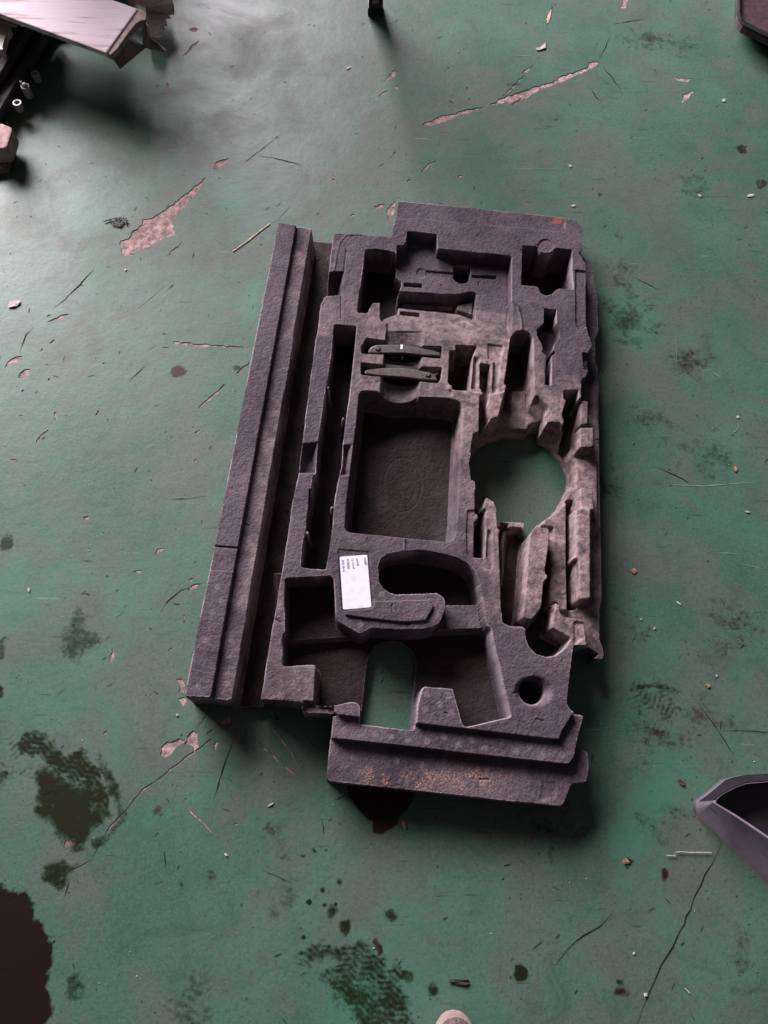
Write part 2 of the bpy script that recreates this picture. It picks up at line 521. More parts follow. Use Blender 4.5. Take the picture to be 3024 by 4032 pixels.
def stain(spec, mat, soft=.012, dens=1.0, res=.003, rough=.012, z=.00025, tread=None, seed=1, name='stain', grad=None):
    """a flat deposit lying on the floor; the mask fades over `soft` metres at its ragged outline"""
    polys = [[(p.x, p.y) for p in path(s)] for s in spec.strip().splitlines()]
    allp = np.array([p for P in polys for p in P])
    x0, y0 = allp.min(0) - .04; x1, y1 = allp.max(0) + .04
    nx = int((x1 - x0) / res) + 1; ny = int((y1 - y0) / res) + 1
    X, Y = np.meshgrid(np.linspace(x0, x1, nx), np.linspace(y0, y1, ny))
    d = np.full(X.shape, 1e9)
    for P in polys: d = np.minimum(d, sdf_poly(X, Y, P))
    d = d + (fbm(X, Y, 45, seed, 4) - .5) * rough * 3
    m = np.clip(.5 - d / soft, 0, 1) * dens
    if grad is not None:
        a, b, lo = grad
        pa = pt(*a); pb = pt(*b); dd = pb - pa
        t = np.clip(((X - pa.x) * dd.x + (Y - pa.y) * dd.y) / dd.length_squared, 0, 1)
        m = m * (lo + (1 - lo) * t)
    if tread:
        ang, spacing, period, amp, depth = tread
        u = X * math.cos(ang) + Y * math.sin(ang); v = -X * math.sin(ang) + Y * math.cos(ang)
        tri = np.abs(((u / period) % 1) - .5) * 2
        w = .5 + .5 * np.sin(2 * math.pi * (v + tri * amp) / spacing)
        m = m * (1 - depth + depth * np.clip(w * 1.6 - .25, 0, 1))
    m = m * (.75 + .5 * (fbm(X, Y, 90, seed + 9, 3)))
    idx = np.arange(nx * ny).reshape(ny, nx)
    keep = np.maximum.reduce([m[:-1, :-1], m[1:, :-1], m[:-1, 1:], m[1:, 1:]]) > .02
    q = np.stack([idx[:-1, :-1], idx[:-1, 1:], idx[1:, 1:], idx[1:, :-1]], -1)[keep]
    used = np.unique(q); remap = np.zeros(nx * ny, int); remap[used] = np.arange(len(used))
    co = np.stack([X.ravel()[used], Y.ravel()[used], np.full(len(used), z)], -1)
    me = bpy.data.meshes.new(name)
    me.vertices.add(len(co)); me.vertices.foreach_set('co', co.ravel())
    q = remap[q]
    me.loops.add(q.size); me.loops.foreach_set('vertex_index', q.ravel())
    me.polygons.add(len(q)); me.polygons.foreach_set('loop_start', np.arange(0, q.size, 4))
    me.update(); me.validate()
    a = me.attributes.new('m', 'FLOAT', 'POINT'); a.data.foreach_set('value', m.ravel()[used].astype(np.float32))
    o = bpy.data.objects.new(name, me); COL.objects.link(o); me.materials.append(mat); o.parent = FLOOR
    return o


def blob(crop, x, y, rx, ry, n=10):
    return crop + ' ' + ' '.join('%.1f,%.1f' % (x + rx * math.cos(2 * math.pi * i / n), y + ry * math.sin(2 * math.pi * i / n)) for i in range(n))


stain('P6 0,1310 60,1325 150,1390 190,1500 240,1590 265,1680 345,1670 350,1720 315,1800 320,1900 325,2050 310,2130 280,2212 260,2400 -400,2400 -400,1300',
      PUD, .012, 1.7, seed=2, name='oil_stain', rough=.01)
stain('P6 220,515 300,560 350,600 450,600 560,640 640,700 650,800 640,880 560,960 540,1050 500,1050 440,990 390,940 340,860 270,780 240,620',
      OIL, .03, 1.05, seed=5, name='oil_stain')
stain('''P6 110,380 160,315 280,330 390,370 330,450 220,465 130,460
P6 350,420 480,430 570,460 640,520 690,610 725,720 705,830 640,900 600,700 500,620 400,600 310,570''',
      OIL, .010, .82, res=.0022, seed=6, tread=(-.45, .0082, .034, .007, .4), name='oil_stain', z=.0004)
stain('P6 640,440 700,540 760,640 815,830 800,900 740,990 640,1030 600,1010 700,950 770,870 740,720 690,600 640,500',
      OIL, .010, .5, seed=8, name='oil_stain', rough=.01)
stain('''P7 300,420 400,350 470,340 560,380 650,360 780,400 870,460 940,540 990,640 1020,750 1040,830 1000,960 700,950 640,830 560,700 500,640 460,540 560,500 560,450 480,440 370,490 310,480''',
      OIL, .014, .62, res=.0022, seed=11, tread=(-.35, .008, .034, .007, .4), name='oil_stain')
stain('P7 470,560 600,600 760,640 830,740 800,860 700,890 640,830 560,700', OIL, .03, .45, seed=12, z=.0005, name='oil_stain')
stain('G 205,640 580,690 570,760 500,880 430,940 375,930 390,870 300,810 235,750', RUSTS, .008, 1.2, seed=13, name='brown_stain', rough=.006)
stain(blob('N1', 1165, 762, 62, 40), MAROON, .008, .9, seed=14, name='maroon_spot', rough=.006)
stain('N2 425,960 500,820 560,900 600,980 645,1060 600,1100 530,1110 490,1150 445,1140', GREASE, .02, .55, seed=15, name='grease_smear')
stain('P6 270,1180 330,1155 430,1170 520,1170 500,1230 430,1250 420,1330 380,1330 350,1270 290,1240', OIL, .012, .7, seed=16, name='oil_stain')
stain(blob('P6', 470, 1960, 55, 85), OIL, .02, .5, seed=17, name='oil_stain')
stain(blob('P6', 15, 480, 28, 55), OIL, .02, .5, seed=18, name='oil_stain')
stain(blob('P6', 10, 620, 40, 60), GREASE, .02, .5, seed=18, name='grease_smear')
stain('P6 0,150 60,180 170,430 200,540 60,545 0,400', GREASE, .03, .4, res=.0022, seed=19, tread=(.35, .0095, .045, .011, .9), name='tread_print')
stain('P6 1105,2212 1110,2080 1180,1960 1260,1880 1370,1930 1375,2212 1330,2320 1150,2320', GREASE, .035, .42, res=.0022, seed=20, tread=(.02, .0125, .055, .016, .6), name='tread_print')
stain('N5 500,1600 560,1530 700,1510 860,1560 900,1680 860,1760 620,1770 560,1700', GREASE, .035, .5, res=.0022, seed=21, tread=(.75, .0092, .045, .01, .6), name='tread_print')
stain('N5 480,1800 600,1760 840,1790 830,1900 700,1950 520,1900', GREASE, .05, .4, res=.0022, seed=22, tread=(.6, .0092, .045, .01, .55), name='tread_print')
stain('N5 460,1545 560,1500 700,1490 860,1515 965,1560 950,1580 850,1540 700,1512 570,1525', GREASE, .006, .8, seed=23, name='grease_smear', rough=.004)
for i, (cr, x, y, rx, ry, dn, mt) in enumerate([
        ('P7', 505, 165, 18, 30, .7, OIL), ('P7', 595, 265, 15, 30, .7, OIL), ('P7', 895, 175, 22, 12, .7, OIL),
        ('P7', 1000, 580, 16, 22, .7, OIL), ('P7', 1165, 648, 18, 26, .7, OIL), ('P7', 815, 380, 16, 32, .8, RUSTS),
        ('N7', 1002, 730, 28, 40, .8, RUSTS), ('N7', 80, 1352, 18, 20, 1, OIL), ('N7', 715, 1465, 45, 30, .8, RUSTS),
        ('N7', 730, 1395, 38, 14, .6, OIL), ('N7', 740, 630, 30, 24, .9, RUSTS), ('P6', 1040, 788, 16, 18, .8, MAROON),
        ('N3', 1485, 958, 36, 24, .6, RUSTS), ('N3', 1180, 1190, 60, 40, .5, GREASE), ('N3', 870, 240, 90, 60, .5, GREASE),
        ('N3', 1090, 270, 90, 50, .45, GREASE), ('N3', 1620, 1165, 35, 30, .6, RUSTS), ('N4', 380, 190, 90, 60, .6, GREASE),
        ('N4', 500, 560, 150, 130, .7, GREASE), ('N4', 1000, 900, 130, 90, .6, RUSTS), ('N4', 1150, 1680, 130, 110, .6, GREASE),
        ('N4', 660, 1420, 160, 100, .55, GREASE), ('N4', 320, 1960, 90, 80, .6, GREASE), ('N5', 1330, 950, 150, 110, .45, RUSTS),
        ('N5', 1250, 1150, 70, 50, .45, RUSTS), ('N5', 800, 1970, 70, 40, .6, RUSTS), ('N5', 1110, 1760, 110, 80, .45, RUSTS),
        ('N6', 830, 1350, 60, 50, .5, GREASE), ('N6', 840, 950, 50, 30, .5, RUSTS), ('N6', 845, 1125, 26, 18, .8, MAROON),
        ('N6', 188, 1300, 12, 18, .8, RUSTS), ('N6', 362, 1213, 12, 12, .9, RUSTS), ('N1', 1535, 735, 25, 18, .6, GREASE),
        ('N2', 30, 390, 32, 42, .6, GREASE), ('N2', 10, 1080, 30, 60, .6, GREASE), ('N2', 8, 1370, 25, 36, .7, OIL),
        ('N7', 1500, 1250, 60, 170, .4, RUSTS), ('N7', 300, 400, 150, 110, .4, RUSTS), ('N7', 940, 380, 110, 90, .35, RUSTS),
        ('N5', 500, 1000, 120, 160, .3, RUSTS), ('N3', 600, 1243, 16, 12, .8, OIL), ('N3', 715, 1505, 26, 10, .5, OIL)]):
    stain(blob(cr, x, y, rx, ry), mt, .009 if rx < 50 else .07, dn * (1 if rx < 50 else .75), seed=30 + i, name='floor_stain', rough=.011 if rx < 50 else .03,
          res=.0022 if rx < 50 else .006, z=.0003 + (i % 7) * .00004)

# dark hairline cracks and scuffs, laid in one by one
DARK = simple_mat('crack_dirt', (.016, .019, .016), .95, spec=0.0)
PALE = simple_mat('scratch_pale', (.20, .27, .23), .9, spec=.1)


def streak(crop, pts, w, mat=DARK, name='floor_crack', z=.0007, jit=.0012, seed=0):
    rnd = random.Random(seed); c = [pt(crop, *p) for p in pts]
    P = []
    for a, b in zip(c, c[1:]):
        k = max(2, int((b - a).length / .012))
        P += [a.lerp(b, i / k) for i in range(k)]
    P.append(c[-1])
    P = [Vector((p.x + rnd.uniform(-jit, jit), p.y + rnd.uniform(-jit, jit), z)) for p in P]
    v = []
    for i, p in enumerate(P):
        d = P[min(i + 1, len(P) - 1)] - P[max(i - 1, 0)]; nn = Vector((-d.y, d.x, 0)).normalized()
        ww = w * .34 * rnd.uniform(.4, 1.3) * min(1, .15 + 3 * min(i, len(P) - 1 - i) / len(P))
        v += [p + nn * ww, p - nn * ww]
    fs = [(2 * i, 2 * i + 1, 2 * i + 3, 2 * i + 2) for i in range(len(P) - 1)]
    o = mesh_obj(name, v, fs, mat); o.parent = FLOOR
    return o


streak('N7', [(1365, 505), (1300, 650), (1250, 720), (1200, 840), (1120, 1030), (1050, 1180), (980, 1290), (900, 1460), (860, 1570), (815, 1690)], .0028, seed=1)
streak('P6', [(1400, 120), (1330, 210), (1270, 290)], .0015, seed=2)
streak('N6', [(420, 262), (330, 330)], .0015, seed=3)
streak('P6', [(1500, 420), (1440, 600), (1395, 750)], .002, seed=4)
streak('N5', [(1290, 1885), (1480, 1882), (1680, 1890)], .0022, seed=5)
streak('N7', [(670, 950), (590, 1050), (480, 1110), (370, 1200), (300, 1300)], .0022, seed=6)
streak('N3', [(870, 120), (760, 140), (660, 155)], .0025, seed=7)
streak('N3', [(655, 230), (610, 320), (580, 380)], .0025, seed=8)
streak('N3', [(600, 420), (650, 480), (720, 570)], .003, seed=9)
streak('N3', [(520, 555), (560, 620), (600, 650)], .003, seed=10)
streak('N8', [(480, 1015), (620, 1030), (720, 1055), (820, 1085)], .003, seed=11)
streak('N8', [(640, 900), (560, 970), (490, 1020), (430, 1070)], .002, seed=12)
streak('N1', [(620, 95), (520, 200), (420, 300), (350, 360)], .0025, seed=13)
streak('N1', [(1115, 1607), (1230, 1598), (1350, 1582)], .002, seed=14)
streak('N1', [(830, 840), (900, 770), (965, 718)], .0022, seed=15)
streak('N1', [(230, 470), (170, 530), (130, 650)], .0022, seed=16)
streak('N4', [(540, 205), (640, 255), (750, 305)], .0028, seed=17)
streak('N4', [(720, 1795), (860, 1860), (990, 1925)], .003, seed=18)
streak('N6', [(720, 1205), (800, 1240), (920, 1285)], .002, seed=19)
streak('N6', [(70, 1080), (88, 1185)], .002, seed=20)
streak('N6', [(1110, 875), (1120, 975)], .002, seed=21)
streak('N2', [(1045, 850), (1100, 770), (1180, 700), (1335, 655)], .0025, seed=22)
streak('N2', [(750, 890), (820, 820)], .002, seed=23)
streak('N5', [(1060, 1640), (1200, 1820), (1390, 2130)], .0022, seed=24)
for i, (cr, pts, w) in enumerate([('N3', [(0, 1080), (180, 1080), (430, 1082)], .002), ('N4', [(780, 1945), (1100, 1960), (1580, 1925)], .0022),
                                  ('N5', [(1210, 378), (1420, 385)], .0018), ('N5', [(1420, 468), (1600, 515)], .0022),
                                  ('N4', [(1420, 1430), (1395, 1490), (1360, 1510)], .003), ('N3', [(15, 360), (140, 356)], .002),
                                  ('N1', [(860, 385), (1100, 190)], .0018), ('P1', [(450, 760), (510, 630), (610, 510)], .003),
                                  ('P8', [(1150, 305), (1250, 220), (1400, 110)], .002), ('P8', [(1380, 790), (1450, 740), (1540, 640)], .0025),
                                  ('N4', [(1190, 995), (1280, 1060)], .002), ('N4', [(880, 600), (890, 1060)], .0014)]):
    streak(cr, pts, w, PALE, 'floor_scratch', seed=50 + i, jit=.0006)
# small nicks and scuffs over the paint, too many to count
rnd = random.Random(12); v = []; f = []
for i in range(1200):
    x = rnd.uniform(-1.2, 1.3); y = rnd.uniform(-.6, 2.6); L = abs(rnd.gauss(.006, .007)) + .002; w = rnd.uniform(.0004, .0014)
    a = rnd.choice((rnd.gauss(.65, .35), rnd.uniform(0, 3.14))); dx, dy = math.cos(a), math.sin(a); b = len(v)
    for s, t in ((-1, 0), (-.3, 1), (.5, .8), (1, 0), (.4, -1), (-.4, -.8)):
        v.append((x + dx * s * L * .5 - dy * t * w * .5, y + dy * s * L * .5 + dx * t * w * .5, .0008))
    f.append(tuple(range(b, b + 6)))
o = mesh_obj('floor_nicks', v, f, DARK); o.parent = FLOOR; o['kind'] = 'stuff'

# ------------------------------------------------------------------ the moulded foam tray (height field, vertical walls, real holes)
AV = (ROT @ Vector((427, 3976, -1590)).normalized()); TA = math.atan2(AV.y, AV.x) - math.pi / 2
CT, ST = math.cos(TA), math.sin(TA)


def uv(p): return (p[0] * CT + p[1] * ST, -p[0] * ST + p[1] * CT)


ZT = .080; ZM = .0525; ZK = .076
RES = .001
corner = [uv(pt('W', x, y, .03)) for x, y in ((590, 425), (1310, 425), (1310, 1755), (390, 1755), (400, 1520), (1300, 1450))]
cu = [c[0] for c in corner]; cv = [c[1] for c in corner]
U0, U1, V0, V1 = min(cu) - .03, max(cu) + .03, min(cv) - .03, max(cv) + .03
NU = int((U1 - U0) / RES); NV = int((V1 - V0) / RES)
us = U0 + np.arange(NU) * RES; vs_ = V0 + np.arange(NV) * RES
UU, VV = np.meshgrid(us, vs_)
HH = np.zeros(UU.shape); WARP = (fbm(UU, VV, 160, 77, 3) - .5) * .0007
ATT = {k: np.zeros(UU.shape) for k in ('dust', 'vent', 'rust', 'sand', 'dirt_shade', 'edge')}


def window(P, m):
    a = np.array(P); lo = a.min(0) - m; hi = a.max(0) + m
    i0 = max(0, int((lo[0] - U0) / RES)); i1 = min(NU, int((hi[0] - U0) / RES) + 2)
    j0 = max(0, int((lo[1] - V0) / RES)); j1 = min(NV, int((hi[1] - V0) / RES) + 2)
    return slice(j0, j1), slice(i0, i1)


def op(spec, h, z=ZT, w=.002, r=.004, mode='set'):
    """paint one mould feature: outline traced at height z, floor (or top) height h, wall width w"""
    P = fillet([uv(p) for p in (path(spec, z) if isinstance(spec, str) else spec)], r)
    sl = window(P, w + .004)
    X, Y = UU[sl], VV[sl]
    d = sdf_poly(X, Y, P) + WARP[sl]
    if w > .004:      # drafted wall: the slope lies inside a pocket and outside a boss
        k = np.clip(-d / w, 0, 1) if mode in ('set', 'min') else np.clip(1 - d / w, 0, 1)
    else:
        k = np.clip(.5 - d / w, 0, 1)
    k = k * k * (3 - 2 * k)
    cur = HH[sl]
    tgt = h(X, Y) if callable(h) else h
    if mode == 'min': tgt = np.minimum(tgt, cur)
    if mode == 'max': tgt = np.maximum(tgt, cur)
    if mode == 'add': tgt = cur + h
    HH[sl] = cur * (1 - k) + tgt * k


def circ(crop, x, y, rx, ry=None, n=20):
    ry = ry or rx
    return crop + ' ' + ' '.join('%.2f,%.2f' % (x + rx * math.cos(6.2832 * i / n), y + ry * math.sin(6.2832 * i / n)) for i in range(n))


def line(spec, wd, dh, z=ZT):
    c = [uv(p) for p in path(spec, z)]
    sl = window(c, wd * 2); X, Y = UU[sl], VV[sl]; d = np.full(X.shape, 1e9)
    for (ax, ay), (bx, by) in zip(c, c[1:]):
        ex, ey = bx - ax, by - ay; t = np.clip(((X - ax) * ex + (Y - ay) * ey) / (ex * ex + ey * ey + 1e-12), 0, 1)
        d = np.minimum(d, np.hypot(X - ax - t * ex, Y - ay - t * ey))
    HH[sl] += dh * np.clip(1 - d / wd, 0, 1) ** 1.2


def groove(spec, zt, depth):
    a, b, c, d_ = [np.array(uv(p)) for p in path(spec, zt)]     # left-top, right-top, right-bottom, left-bottom
    sl = window([a, b, c, d_], .002); X, Y = UU[sl], VV[sl]
    t = np.clip(((X - a[0]) * (d_[0] - a[0]) + (Y - a[1]) * (d_[1] - a[1])) / ((d_ - a) @ (d_ - a)), 0, 1)
    lx = a[0] + (d_[0] - a[0]) * t; rx = b[0] + (c[0] - b[0]) * t
    s = (X - lx) / (rx - lx)
    ins = (s > 0) & (s < 1) & (sdf_poly(X, Y, [a, b, c, d_]) < 0)
    prof = zt - depth * np.clip(.12 + t / .3, 0, 1) * np.sqrt(np.clip(1 - (2 * s - 1) ** 2, 0, 1))
    HH[sl] = np.where(ins, np.minimum(HH[sl], prof), HH[sl])


# -- outer levels, low to high
op('A 540,470 760,492 H 775,1960 470,1958', .014, .014, r=.003)
LOWR = 'B 1380,560 1420,575 1520,640 1530,800 1562,960 1565,1240 1535,1290 D 1468,560 1490,610 1502,1300 1512,2100 E 1465,300 1472,860 1450,950 1452,1240 1492,1330 1490,1412 1440,1422 1395,1402 1440,1368 1340,1302 1205,1300 1000,1200 400,1000 D 500,900 1000,100'
op(LOWR, .042, .042, r=.006)
op('G 150,330 G 132,470 115,645 130,662 600,712 1000,758 1300,790 1400,797 1415,780 1455,675 1535,668 1550,600 1545,500 1500,475 1400,380', .054, .054, r=.005)
op('G 1285,648 1380,655 1372,760 1300,775 1272,765', .0525, .054, w=.006, r=.003)
op('G 150,300 300,300 610,335 1370,380 1450,285 1522,300 1490,420 1470,520 1440,568 990,520 560,470 145,425', .070, .070, r=.003)
op('A 1340,95 B 300,132 700,172 1290,238 1375,265 1432,325 1432,490 1395,560 600,560 A 1290,440', .056, .056, r=.006)
MAIN = ('A 737,388 1282,430 1305,262 B 0,240 1290,362 1335,372 1392,430 1398,550 1420,580 1456,640 1462,1190 1480,1260 '
        'D 1440,400 1395,460 1392,640 1370,712 1338,715 1335,908 1290,915 1170,1120 1160,1185 1080,1200 980,1195 850,1200 700,1290 400,1310 262,1440 245,1540 265,1690 300,1700 312,1780 400,1858 440,1870 490,1910 '
        'E 495,0 505,180 525,215 518,260 545,1062 600,1095 740,1105 762,1130 762,1200 790,1290 860,1360 950,1385 1030,1375 1090,1320 1135,1240 1000,1150 962,1143 1000,930 1010,890 1050,878 1085,900 1090,980 1150,1010 1290,1030 1320,1070 1332,1200 1330,1290 1212,1285 1195,1400 1160,1700 1150,1820 1180,1880 '
        'G 1470,280 1400,390 1385,435 1310,430 608,345 600,360 300,310 F 720,1415 530,1393 515,1365 505,1385 275,1375 262,1340 280,1305 150,1290 H 850,1900 715,1895 755,1650 790,1400 880,900 960,400 1012,0 '
        'C 62,1800 150,1385 182,1120 250,600 330,0 A 645,1000 680,980 690,750')
op(MAIN, ZT, ZT, r=.003)
# left rail
op('A 395,330 548,353 H 480,1908 285,1885', .075, .075, r=.002)
op('A 222,297 397,316 H 288,1878 52,1868', .085, .085, r=.004)
op('H 318,545 532,566 531,577 317,556', .081, .085, r=0)
op('H 317,556 531,577 495,780 270,760', .0838, .085, r=0, mode='min')
# thin rim and strip on the body's left
op('A 735,380 1282,425 1000,408 860,412 797,480 768,600 745,745 690,752', .0765, ZT, r=.002)
line('A 748,745 768,600 795,480 865,412 1000,408', .004, .002)
line('A 862,560 838,760 815,985 812,1190', .0022, -.002)
op('A 690,758 845,750 822,980 672,988', lambda X, Y: .052 + 0 * X, ZT, w=.012, r=.002)
op('F 285,1290 365,1300 400,1330 520,1330 520,1390 270,1378', .070, ZT, r=.003)
# saddle notches in the two beams
op('C 176,1128 322,1112 330,1388 140,1386', .058, ZT, w=.016, r=.002)
op('C 505,1140 600,1130 582,1402 482,1405', .060, ZT, w=.016, r=.002)
# right-hand edge strip
op('B 1362,690 1455,700 1462,1180 1440,1204 1385,1200 1366,1160', .0765, ZT, r=.003)
op('B 1462,650 1520,700 1522,1130 1490,1200 1466,1190', .050, ZT, w=.010, r=.003)
op('B 1425,1410 1480,1420 1482,1560 1440,1560', .070, ZT, r=.003)
# -- lowered centre field with the tool slots
YA = uv(pt('L', 1000, 690, ZM))[1]; YB = uv(pt('L', 1000, 905, ZK))[1]
op('L 545,180 600,180 622,150 635,65 870,90 875,205 1480,265 1478,500 1478,640 1474,900 D 640,290 612,640 590,740 605,800 560,850 430,858 250,830 90,822 60,780 K 1270,1190 815,1185 325,1150 330,1000 410,480 410,235 L 467,805 415,792 415,640 420,560 545,300',
   lambda X, Y: ZM + (ZK - ZM) * np.clip((YA - Y) / (YA - YB), 0, 1), ZT, r=.003)
op('L 290,215 380,208 530,235 545,300 535,370 590,405 580,450 552,520 560,570 552,690 430,750 418,780 416,640 345,640 312,690 300,725 228,720', .012, ZT, r=.003)
op('L 560,555 1010,582 1060,580 1160,558 1190,568 1170,800 1080,765 1040,745 600,704 550,694', .018, ZM, r=.002)
op('L 575,620 1020,640 1020,690 570,672', .030, .030, w=.014, r=.004)
op('L 1035,655 1172,618 1166,742 1030,700', .036, .040, r=.002)
op('L 1015,345 1145,355 1135,460 1110,485 1060,490 1003,450', .026, ZM, r=.004)
op(circ('L', 745, 403, 52, 46), .050, ZM, w=.006, r=0)
op('L 780,383 1012,402 1006,447 780,428', .049, ZM, r=.001)
op('L 1160,424 1356,430 1356,452 1160,440', .042, ZM, r=0)
op('L 1150,350 1440,372 1430,480 1150,470', .0535, ZM, r=.002, mode='min')
op('L 605,486 748,496 748,524 605,514', .036, ZM, r=0)
op('L 575,744 722,756 722,784 575,770', .036, ZM, r=0)
groove('K 405,350 890,350 815,1290 325,1290', ZK, .021)
op('K 90,560 155,455 385,488 870,540 1117,548 1117,682 900,662 350,642 93,632', .016, ZK + .002, r=.001)
op('K 85,775 380,808 840,815 1117,825 1112,930 1070,1002 330,932 85,908', .016, ZK + .002, r=.001)
# left of the slots the surface is at full height again
# -- small slots beside them
op('D 45,740 62,450 120,455 120,398 300,408 268,485 238,826 80,820', .012, ZK, r=.001)
op('D 268,485 355,500 352,580 350,830 240,826', lambda X, Y: ZK - .012 + 0 * X, ZK, w=.012, r=.001)
op('D 352,575 445,590 450,700 402,990 432,1110 340,1240 345,900 352,860 375,830 352,800', .044, ZK, r=.001)
op('D 440,560 458,548 480,548 465,860 440,930 440,700', .079, .079, r=0, mode='max')
op('D 418,380 570,398 560,470 505,845 470,842 482,540 425,520', .0725, ZK, r=.002)
# -- long slot running into the round hole
op('D 650,320 700,270 760,252 825,268 852,315 852,600 862,930 1002,985 970,1090 990,1185 920,1215 905,1310 785,1285 560,1285 420,1310 258,1450 290,1250 340,1238 440,1120 530,1090 590,860 608,800 592,740 612,640', lambda X, Y: .012 + .022 * np.clip((uv(pt('D', 700, 640, .03))[1] - Y) / .12, 0, 1), ZT, r=.003)
def slope(a, za, b, zb_):
    pa = np.array(uv(pt(*a, za))); pb = np.array(uv(pt(*b, zb_))); d = pb - pa
    return lambda X, Y: za + (zb_ - za) * np.clip(((X - pa[0]) * d[0] + (Y - pa[1]) * d[1]) / (d @ d), 0, 1)


op('D 862,900 905,885 1005,985 985,1050 955,1120 800,1075', slope(('D', 960, 940), .078, ('D', 850, 1085), .036), ZT, r=.002)
op('D 640,830 645,1240 790,1280 800,1060 790,830', .034, .034, r=.002)
op('D 900,1215 985,1195 1160,1188 1180,1200 1178,1392 1100,1402 1000,1335 905,1300', slope(('D', 1120, 1195), .072, ('D', 1020, 1350), .03), .060, r=.003)
line('D 912,1215 905,1310', .004, .012)
# -- keyhole slot
op('D 970,40 1082,50 1075,180 965,185', .018, ZT, r=.001)
op('D 965,180 1075,178 1112,250 1110,312 1062,370 1045,452 962,452 950,380 900,300 898,240', .050, ZT, r=.004)
op('D 948,448 1065,455 1070,472 1035,492 1026,772 984,768 990,490', .012, ZT, r=.001)
line('B 800,950 860,1010 888,1120 896,1222', .0045, .003)
line('B 790,560 800,760 800,950 770,1240', .003, -.0012)
op('B 900,478 1030,485 1060,530 1110,540 1150,535 1190,500 1335,515 1335,700 1350,866 1220,855 1190,870 1160,905 1110,918 1060,900 1035,845 1000,835 888,825', .008, ZT, w=.0045, r=.002)
op(circ('B', 1105, 480, 68, 58), .078, ZT, r=0)
# -- pieces along the right edge
op('D 1165,840 1288,830 1292,930 1322,932 1292,1170 1248,1430 1182,1392 1176,1200 1160,1190 1165,1110 1150,1060 1182,960 1165,900', .014, ZT, r=.002)
op('D 1322,915 1402,930 1396,1162 1308,1172', .072, .072, r=.003)
op('D 1305,1180 1450,1180 1452,1362 1430,1388 1300,1390', .074, .074, r=.003)
op('D 1470,700 1500,1300 1462,1300 1440,720', .044, .044, r=.003)
op('D 1245,1480 1500,1480 1508,2250 1255,2250', .048, .048, w=.006, r=.003)
# -- around and below the round hole
op('E 505,150 740,160 790,240 770,400 745,860 720,1020 820,1056 915,940 940,680 975,390 1010,380 985,700 952,930 1000,920 962,1145 1135,1240 1090,1320 1030,1375 950,1385 860,1360 790,1290 762,1200 762,1130 740,1105 600,1095 545,1065', .014, .060, r=.002)
op('E 505,150 600,155 560,600 540,800 520,600', .030, .030, w=.006, r=.002)
op('E 880,165 905,100 1050,0 1140,-60 1145,450 1155,960 1090,960 1050,880 1010,890 990,915 955,925 980,700 1010,330 1020,180', .050, .050, r=.003)
op('E 1145,-80 1205,-80 1205,500 1216,800 1240,932 1155,938 1145,500', .014, .050, r=.001)
op('E 790,240 850,170 960,175 985,195 990,300 965,480 948,600 975,640 965,672 937,690 915,940 820,1056 760,1046 718,1020 740,860 760,600 770,400', .078, .078, r=.005)
op('D 1305,1770 1350,1762 1445,1790 1458,2000 E 1372,20 1372,850 1262,872 1240,842 1245,500 1215,440 1212,0 D 1310,1980', .076, .076, r=.003)
op('E 1255,10 1350,20 1352,840 1280,850 1265,500 1245,420', .080, .080, w=.006, r=.003, mode='max')
op('E 1090,975 1150,1010 1115,1010', .030, ZT, r=0)
op('E 1210,1060 1315,1070 1325,1195 1210,1280', .077, ZT, r=.003)
# finger slot left of the hole
op('D 305,1712 345,1780 402,1862 370,1960 400,2010 E 375,10 372,100 368,455 284,450 290,130 325,110 322,60 296,40', .014, ZT, r=.001)
op('E 215,20 285,20 300,60 285,450 375,460 450,560 430,580 350,560 210,430 205,200', .0775, ZT, r=.003, mode='min')
op('E 410,200 440,220 455,520 445,570 395,470 390,450', .0765, ZT, r=.002, mode='min')
# -- long slot on the left
op('C 452,165 625,180 602,420 570,700 545,900 515,1130 505,1300 480,1410 440,1620 430,1820 395,2050 H 1375,30 1345,230 1340,400 1285,757 1075,735 1090,560 1120,400 1150,50 C 240,1650 280,1400 300,1380 322,1110 345,950 370,760 400,600 430,400', .014, ZT, r=.003)
# -- big pocket
op('C 645,730 680,698 800,705 835,745,.070 870,775,.062 920,796,.057 990,804,.055 1050,795,.057 1095,775,.062 1130,745,.070 1135,742 1400,765 1480,790 1502,830 1490,1050 1472,1400 1460,1700 1440,1900 1390,1942 560,1862 530,1830 545,1600 580,1300 620,1000 640,800', .016, ZT, w=.011, r=.006)
oval = circ('C', 1005, 1470, 155, 222, 32)
c_ = oval.split(' ')[1:]; line('C ' + ' '.join(c_ + c_[:1]), .0025, -.0009, z=.016)
line(circ('C', 1005, 1500, 100, 130, 20), .002, -.0005, z=.016)
# -- lower pocket round the hook-shaped island
LOWP = ('F 145,360 160,348 490,330 510,350 520,480 525,640 545,680 710,775 740,770 800,730 1000,745 1200,740 1280,725 1335,690 1372,600 1380,540 1365,490 1310,455 1000,466 950,456 900,420 870,370 862,260 880,200 930,160 1050,140 1160,130 1300,150 1450,185 1540,230 1600,300 1640,400 '
        'E 310,680 340,800 370,1040 390,1100 432,1130 440,1200 480,1380 520,1530 560,1730 G 1115,290 1118,305 880,360 862,350 808,152 650,140 638,150 612,240 605,345,0.08 588,378,0.070 300,345,0.070 F 725,1330 700,1300 650,1290 520,1320 400,1320 370,1300 385,1030 375,1005 350,1000 130,1015 125,780 145,760')
op(LOWP, .012, ZT, r=.003)
op('F 100,340 560,330 625,805 150,835 100,800', .028, .028, r=.001, mode='max') if False else None
op('F 150,420 500,395 640,700 640,800 155,832', .026, .026, r=.001, mode='max') if False else None


